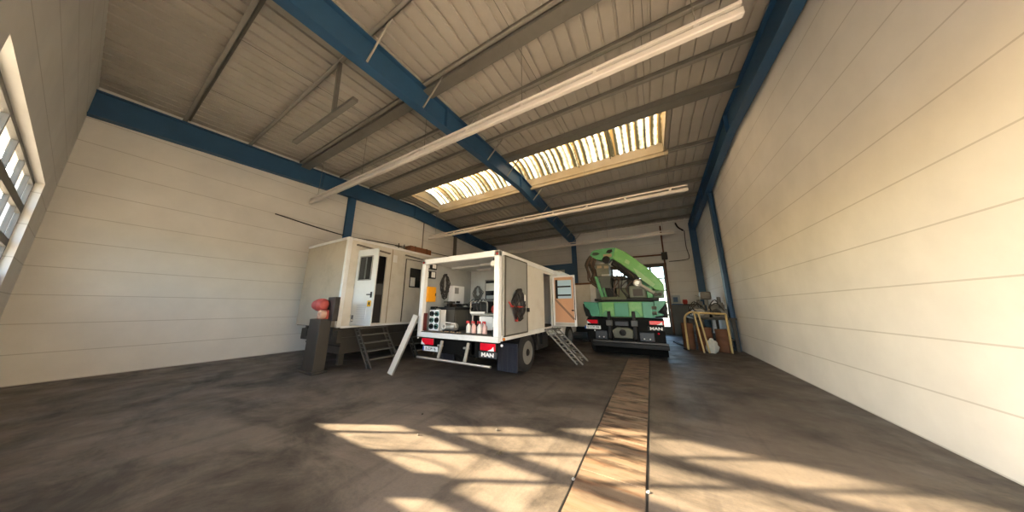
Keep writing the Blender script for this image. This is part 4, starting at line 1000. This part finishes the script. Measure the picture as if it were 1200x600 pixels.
MB().box(-1.05, 9.65, 1.92, -.68, 10.05, 2.28).build('pump_block', M('pump_olive', '4b5038', .6, 0, .3, 6), G, .02)
fr = MB().box(-.62, 9.5, 1.9, -.1, 10.1, 2.34).build('oil_tank', M('tank_greygreen', '5f6658', .5, 0, .12, 4), G, .04)
MB().box(-.5, 9.485, 1.98, -.2, 9.5, 2.22).build('tank_panel', M('tank_panel_dark', '3b352f', .6), fr, .03)
MB().box(-.08, 9.5, 1.9, .1, 10.0, 2.3).build('column_cover', GREEN, G, .02)
MB().box(.12, 9.5, 1.9, .42, 10.0, 2.15).build('slew_case', M('slew_green', '4d6a55', .5, 0, .2, 5), G, .02)
for X in (.18, .3): MB().lathe((X, 9.48, 2.02), 'y', [(.06, .03), (.06, -.03), (.03, -.04), (.003, -.04)], 14).build('slew_port', DARKT, G)
MB().box(-.7, 9.12, 1.86, -1.5, 9.2, 1.95).build('step_strip', M('pump_olive', '4b5038'), G)
for i in range(18):
    k = i / 17; bx = -2.12 + .32 * k + random.uniform(-.03, .03); yy = 9.6 + random.uniform(0, .4)
    pts = smooth_path([(-1.7 + .2 * k, yy, 3.72 - .1 * k), (bx + .16, yy + .03, 3.55), (bx, yy, 3.2 + random.uniform(-.1, .1)), (bx + .1 + random.uniform(-.05, .05), yy - .03, 2.9), (bx + random.uniform(-.02, .14), yy, 2.62), (-1.68 + .1 * k, yy, 2.36 + random.uniform(-.08, .1))], 4)
    MB().tube(pts, .024, 6).build('hydraulic_hose', HOSE if i % 3 else HOSEB, G)
for i in range(8):
    x0 = -1.1 + random.uniform(-.1, .5); pts = smooth_path([(x0, 9.66, 2.9 + random.uniform(-.2, .2)), (x0 + random.uniform(-.1, .2), 9.6, 2.6), (x0 + random.uniform(-.2, .3), 9.62, 2.25), (x0 + random.uniform(-.1, .2), 9.65, 1.92)], 4)
    MB().tube(pts, .018, 6).build('hydraulic_hose', HOSEB if i % 2 else HOSE, G)

# ------------------------------------------------------------------ things along the right-hand side
t = thing('electric_box', 'blue and white switch box on the far wall', 'switch box', (1.35, YB - .1, 1.8))
MB().box(1.15, YB - .18, 1.82, 1.55, YB - .0, 2.3).build('housing', M('pale_grey_box', 'a7adb2', .5), t, .015)
MB().box(1.2, YB - .2, 1.9, 1.42, YB - .18, 2.18).build('cover', M('box_blue', '3d5c80', .5), t, .008)
MB().box(1.1, YB - .22, 1.74, 1.62, YB - .03, 1.8).build('shelf_ledge', M('box_blue', '3d5c80', .5), t)
t = thing('red_grinder', 'small red machine on the far wall ledge beside the switch box', 'machine', (1.75, YB - .3, 1.8))
MB().box(1.62, YB - .4, 1.72, 2.5, YB - .03, 1.78).build('ledge', DARKT, t)
MB().lathe((1.75, YB - .25, 1.92), 'x', [(.05, -.12), (.12, -.1), (.12, .1), (.05, .12)], 16).build('motor', REDP, t)
MB().box(1.66, YB - .33, 1.78, 1.84, YB - .17, 1.84).build('foot', REDP, t)
t = thing('machine_bench', 'steel bench loaded with grey machine parts along the side wall', 'bench', (2.1, 13, 0))
MB().box(1.42, 12.2, 1.12, XR - .06, 15.2, 1.2).build('bench_top', DARKT, t, .01)
for X in (1.5, 2.65):
    for y in (12.3, 15.05): MB().box(X - .05, y - .05, 0, X + .05, y + .05, 1.12).build('leg', DARKT, t)
MB().box(1.6, 12.4, .35, 2.7, 15.1, .4).build('lower_shelf', DARKT, t)
GM = M('machine_grey', '6f6c66', .45, .4, .25, 6, dirt='35322e', dirt_amt=.5, dirt_scale=4)
def machine_part(name, x, y, z, label, k):
    t = thing(name, label, 'machine part', (x, y, z), 'machine parts on the bench')
    MB().box(x - .24, y - .2, z, x + .24, y + .2, z + .22 + .06 * k).build('casing', GM, t, .03)
    MB().lathe((x - .05 * k, y - .2, z + .2), 'y', [(.13, .02), (.14, -.06), (.09, -.08), (.08, -.04), (.004, -.04)], 18).build('flange', ALUD if k % 2 else DARKT, t)
    MB().cyl((x + .1, y, z + .2 + .05 * k), (x + .12, y, z + .42 + .08 * k), .07, 12).build('neck', GM, t)
    MB().tube(smooth_path([(x - .2, y - .1, z + .25), (x - .28, y - .2, z + .4), (x - .05, y - .22, z + .45 + .05 * k), (x + .15, y - .2, z + .25)], 4), .022, 6).build('pipe', DARKT, t)
machine_part('gear_housing', 1.75, 12.6, 1.2, 'grey gear housing at the near end of the bench', 1)
machine_part('pump_housing', 2.3, 12.55, 1.2, 'grey pump housing beside the wall at the near end of the bench', 2)
machine_part('valve_housing', 1.8, 13.5, 1.2, 'grey valve housing in the middle of the bench', 3)
machine_part('motor_housing', 2.4, 13.3, 1.2, 'tall grey motor housing by the wall in the middle of the bench', 5)
machine_part('bearing_housing', 1.85, 14.5, 1.2, 'grey bearing housing at the far end of the bench', 4)
t = thing('drill_press', 'grey drill press standing on the bench under the blue column', 'drill press', (2.3, 14.4, 1.2))
MB().box(2.1, 14.2, 1.2, 2.5, 14.6, 1.25).build('base', GM, t, .01); MB().cyl((2.3, 14.45, 1.25), (2.3, 14.45, 2.15), .045, 12).build('column', ALUD, t)
MB().box(2.05, 14.2, 1.95, 2.45, 14.6, 2.3).build('head', GM, t, .05); MB().cyl((2.2, 14.25, 1.95), (2.2, 14.25, 1.7), .03, 10).build('spindle', ALUD, t)
MB().tube([(2.05, 14.3, 2.05), (1.85, 14.2, 2.15)], .014, 6).build('feed_handle', ALUD, t)
t = thing('tube_frame', 'worn yellow tube frame standing before the rusty drums', 'frame', (1.4, 11.3, 0))
MB().tube(smooth_path([(1.06, 11.55, .05), (1.06, 11.55, .9), (1.10, 11.52, 1.25), (1.24, 11.45, 1.4), (1.36, 11.4, 1.42)], 4) + [Vector((1.42, 11.35, 1.42))], .035, 10).build('bent_tube', YELP, t)
MB().obox((1.36, 11.38, 1.42), (1.46, 11.1, .03), .08, .05, (1, 0, 0)).build('front_leg', YELP, t, .01)
MB().obox((1.5, 11.4, 1.41), (1.62, 11.15, .03), .06, .05, (1, 0, 0)).build('front_leg', YELP, t, .01)
MB().tube([(1.36, 11.38, 1.40), (2.3, 11.5, 1.36)], .035, 10).tube([(2.3, 11.5, 1.36), (2.3, 11.5, .03)], .035, 10).build('top_tube', YELP, t)
for (x, y, r, h, lab) in ((1.17, 12.15, .2, .98, 'tall rusty drum behind the bent yellow tube'), (1.65, 11.9, .24, .85, 'rusty drum behind the legs of the yellow frame'), (2.2, 11.93, .22, .8, 'rusty drum beside the wall behind the yellow frame')):
    t = thing('rusty_drum', lab, 'drum', (x, y, 0), 'rusty drums by the bench')
    MB().lathe((x, y, 0), 'z', [(r * .9, 0), (r, .02), (r, h * .33), (r * 1.04, h * .35), (r, h * .37), (r, h * .65), (r * 1.04, h * .67), (r, h * .69), (r, h - .02), (r * .94, h), (r * .94, h - .02), (.01, h - .02)], 24).build('drum_body', RUST, t)
    MB().cyl((x + r * .5, y, h - .02), (x + r * .5, y, h + .02), .03, 10).build('bung', DARKT, t)
t = thing('white_sack', 'crumpled white sack lying on the floor inside the yellow frame', 'sack', (1.72, 11.35, 0))
MB().ball((1.75, 11.4, .22), .24, .8, .8, .95, .12, 14, 10).build('sack_body', M('sack_white', 'c5c4bd', .8, 0, .1, 8), t)
MB().ball((1.75, 11.4, .46), .07, 1, 1, .8, .2).build('sack_neck', M('sack_white', 'c5c4bd'), t)
m = MB().tube(smooth_path([(.75, 14.0, .03), (.95, 13.6, .03), (1.05, 12.9, .03), (1.1, 12.3, .04), (.95, 11.9, .03), (1.15, 11.75, .03)], 6), .03, 8)
m.tube(smooth_path([(.8, 13.9, .03), (.92, 13.2, .03), (1.12, 12.6, .05), (1.2, 12.1, .03)], 6), .03, 8)
tag(m.build('floor_hose', HOSEB), 'black hose lying on the floor along the far wall gate', 'hose')
t = thing('wall_socket', 'small pale socket on the gate surround of the far wall', 'socket', (.98, YB - .08, 1.4))
MB().box(.97, YB - .1, 1.35, 1.06, YB - .06, 1.5).build('socket_plate', PAPER, t, .008); MB().lathe((1.015, YB - .1, 1.42), 'y', [(.03, 0), (.028, -.01), (.003, -.01)], 12).build('socket_insert', GREYP, t)

# ------------------------------------------------------------------ light
w = bpy.data.worlds.new('sky'); sc.world = w; w.use_nodes = True
N = w.node_tree.nodes; bg = N['Background']
sky = N.new('ShaderNodeTexSky'); sky.sky_type = 'NISHITA'; sky.sun_disc = False
EL = R(20); sky.sun_elevation = EL
ax, ay = -.89, -.456                       # horizontal direction towards the sun
sky.sun_rotation = math.atan2(ax, ay)
sky.air_density = 1.0; sky.dust_density = 2.0
w.node_tree.links.new(sky.outputs[0], bg.inputs[0]); bg.inputs[1].default_value = 1.15
s = bpy.data.lights.new('sun', 'SUN'); s.energy = 40.0; s.angle = R(0.53); s.color = (1.0, .76, .50)
so = bpy.data.objects.new('sun', s); COL.objects.link(so)
dvec = Vector((.89 * math.cos(EL), .456 * math.cos(EL), -math.sin(EL)))
so.rotation_euler = dvec.to_track_quat('-Z', 'Y').to_euler()
def portal(loc, rot, sx, sy):
    l = bpy.data.lights.new('portal', 'AREA'); l.shape = 'RECTANGLE'; l.size = sx; l.size_y = sy; l.cycles.is_portal = True
    o = bpy.data.objects.new('portal', l); COL.objects.link(o); o.location = loc; o.rotation_euler = rot
portal((0, YF - .3, OZ / 2), (R(90), 0, 0), OX1 - OX0, OZ)
portal(((GX0 + GX1) / 2, YF - .3, GZ / 2), (R(90), 0, 0), GX1 - GX0, GZ)
portal(((GW0 + GW1) / 2, YB + .3, 2.1), (R(-90), 0, 0), GW1 - GW0, 4.2)

# ------------------------------------------------------------------ camera
cd = bpy.data.cameras.new('camera'); cam = bpy.data.objects.new('camera', cd); COL.objects.link(cam)
cd.sensor_fit = 'HORIZONTAL'; cd.sensor_width = 36; cd.lens = 36 * 283 / 1200; cd.clip_start = .05; cd.clip_end = 200
cam.location = (0, 0, 1.6); cam.rotation_euler = (R(90) + math.atan2(60, 283), 0, R(29.4))
sc.camera = cam
vs = sc.view_settings
sc.display_settings.display_device = 'sRGB'
vs.view_transform = 'Standard'; vs.look = 'None'; vs.exposure = 1.0; vs.gamma = 1; vs.use_curve_mapping = False
sc.cycles.use_denoising = True
try: sc.cycles.denoiser = 'OPENIMAGEDENOISE'
except Exception: pass
sc.cycles.max_bounces = 10; sc.cycles.diffuse_bounces = 6; sc.cycles.transparent_max_bounces = 12
sc.cycles.sample_clamp_indirect = 8
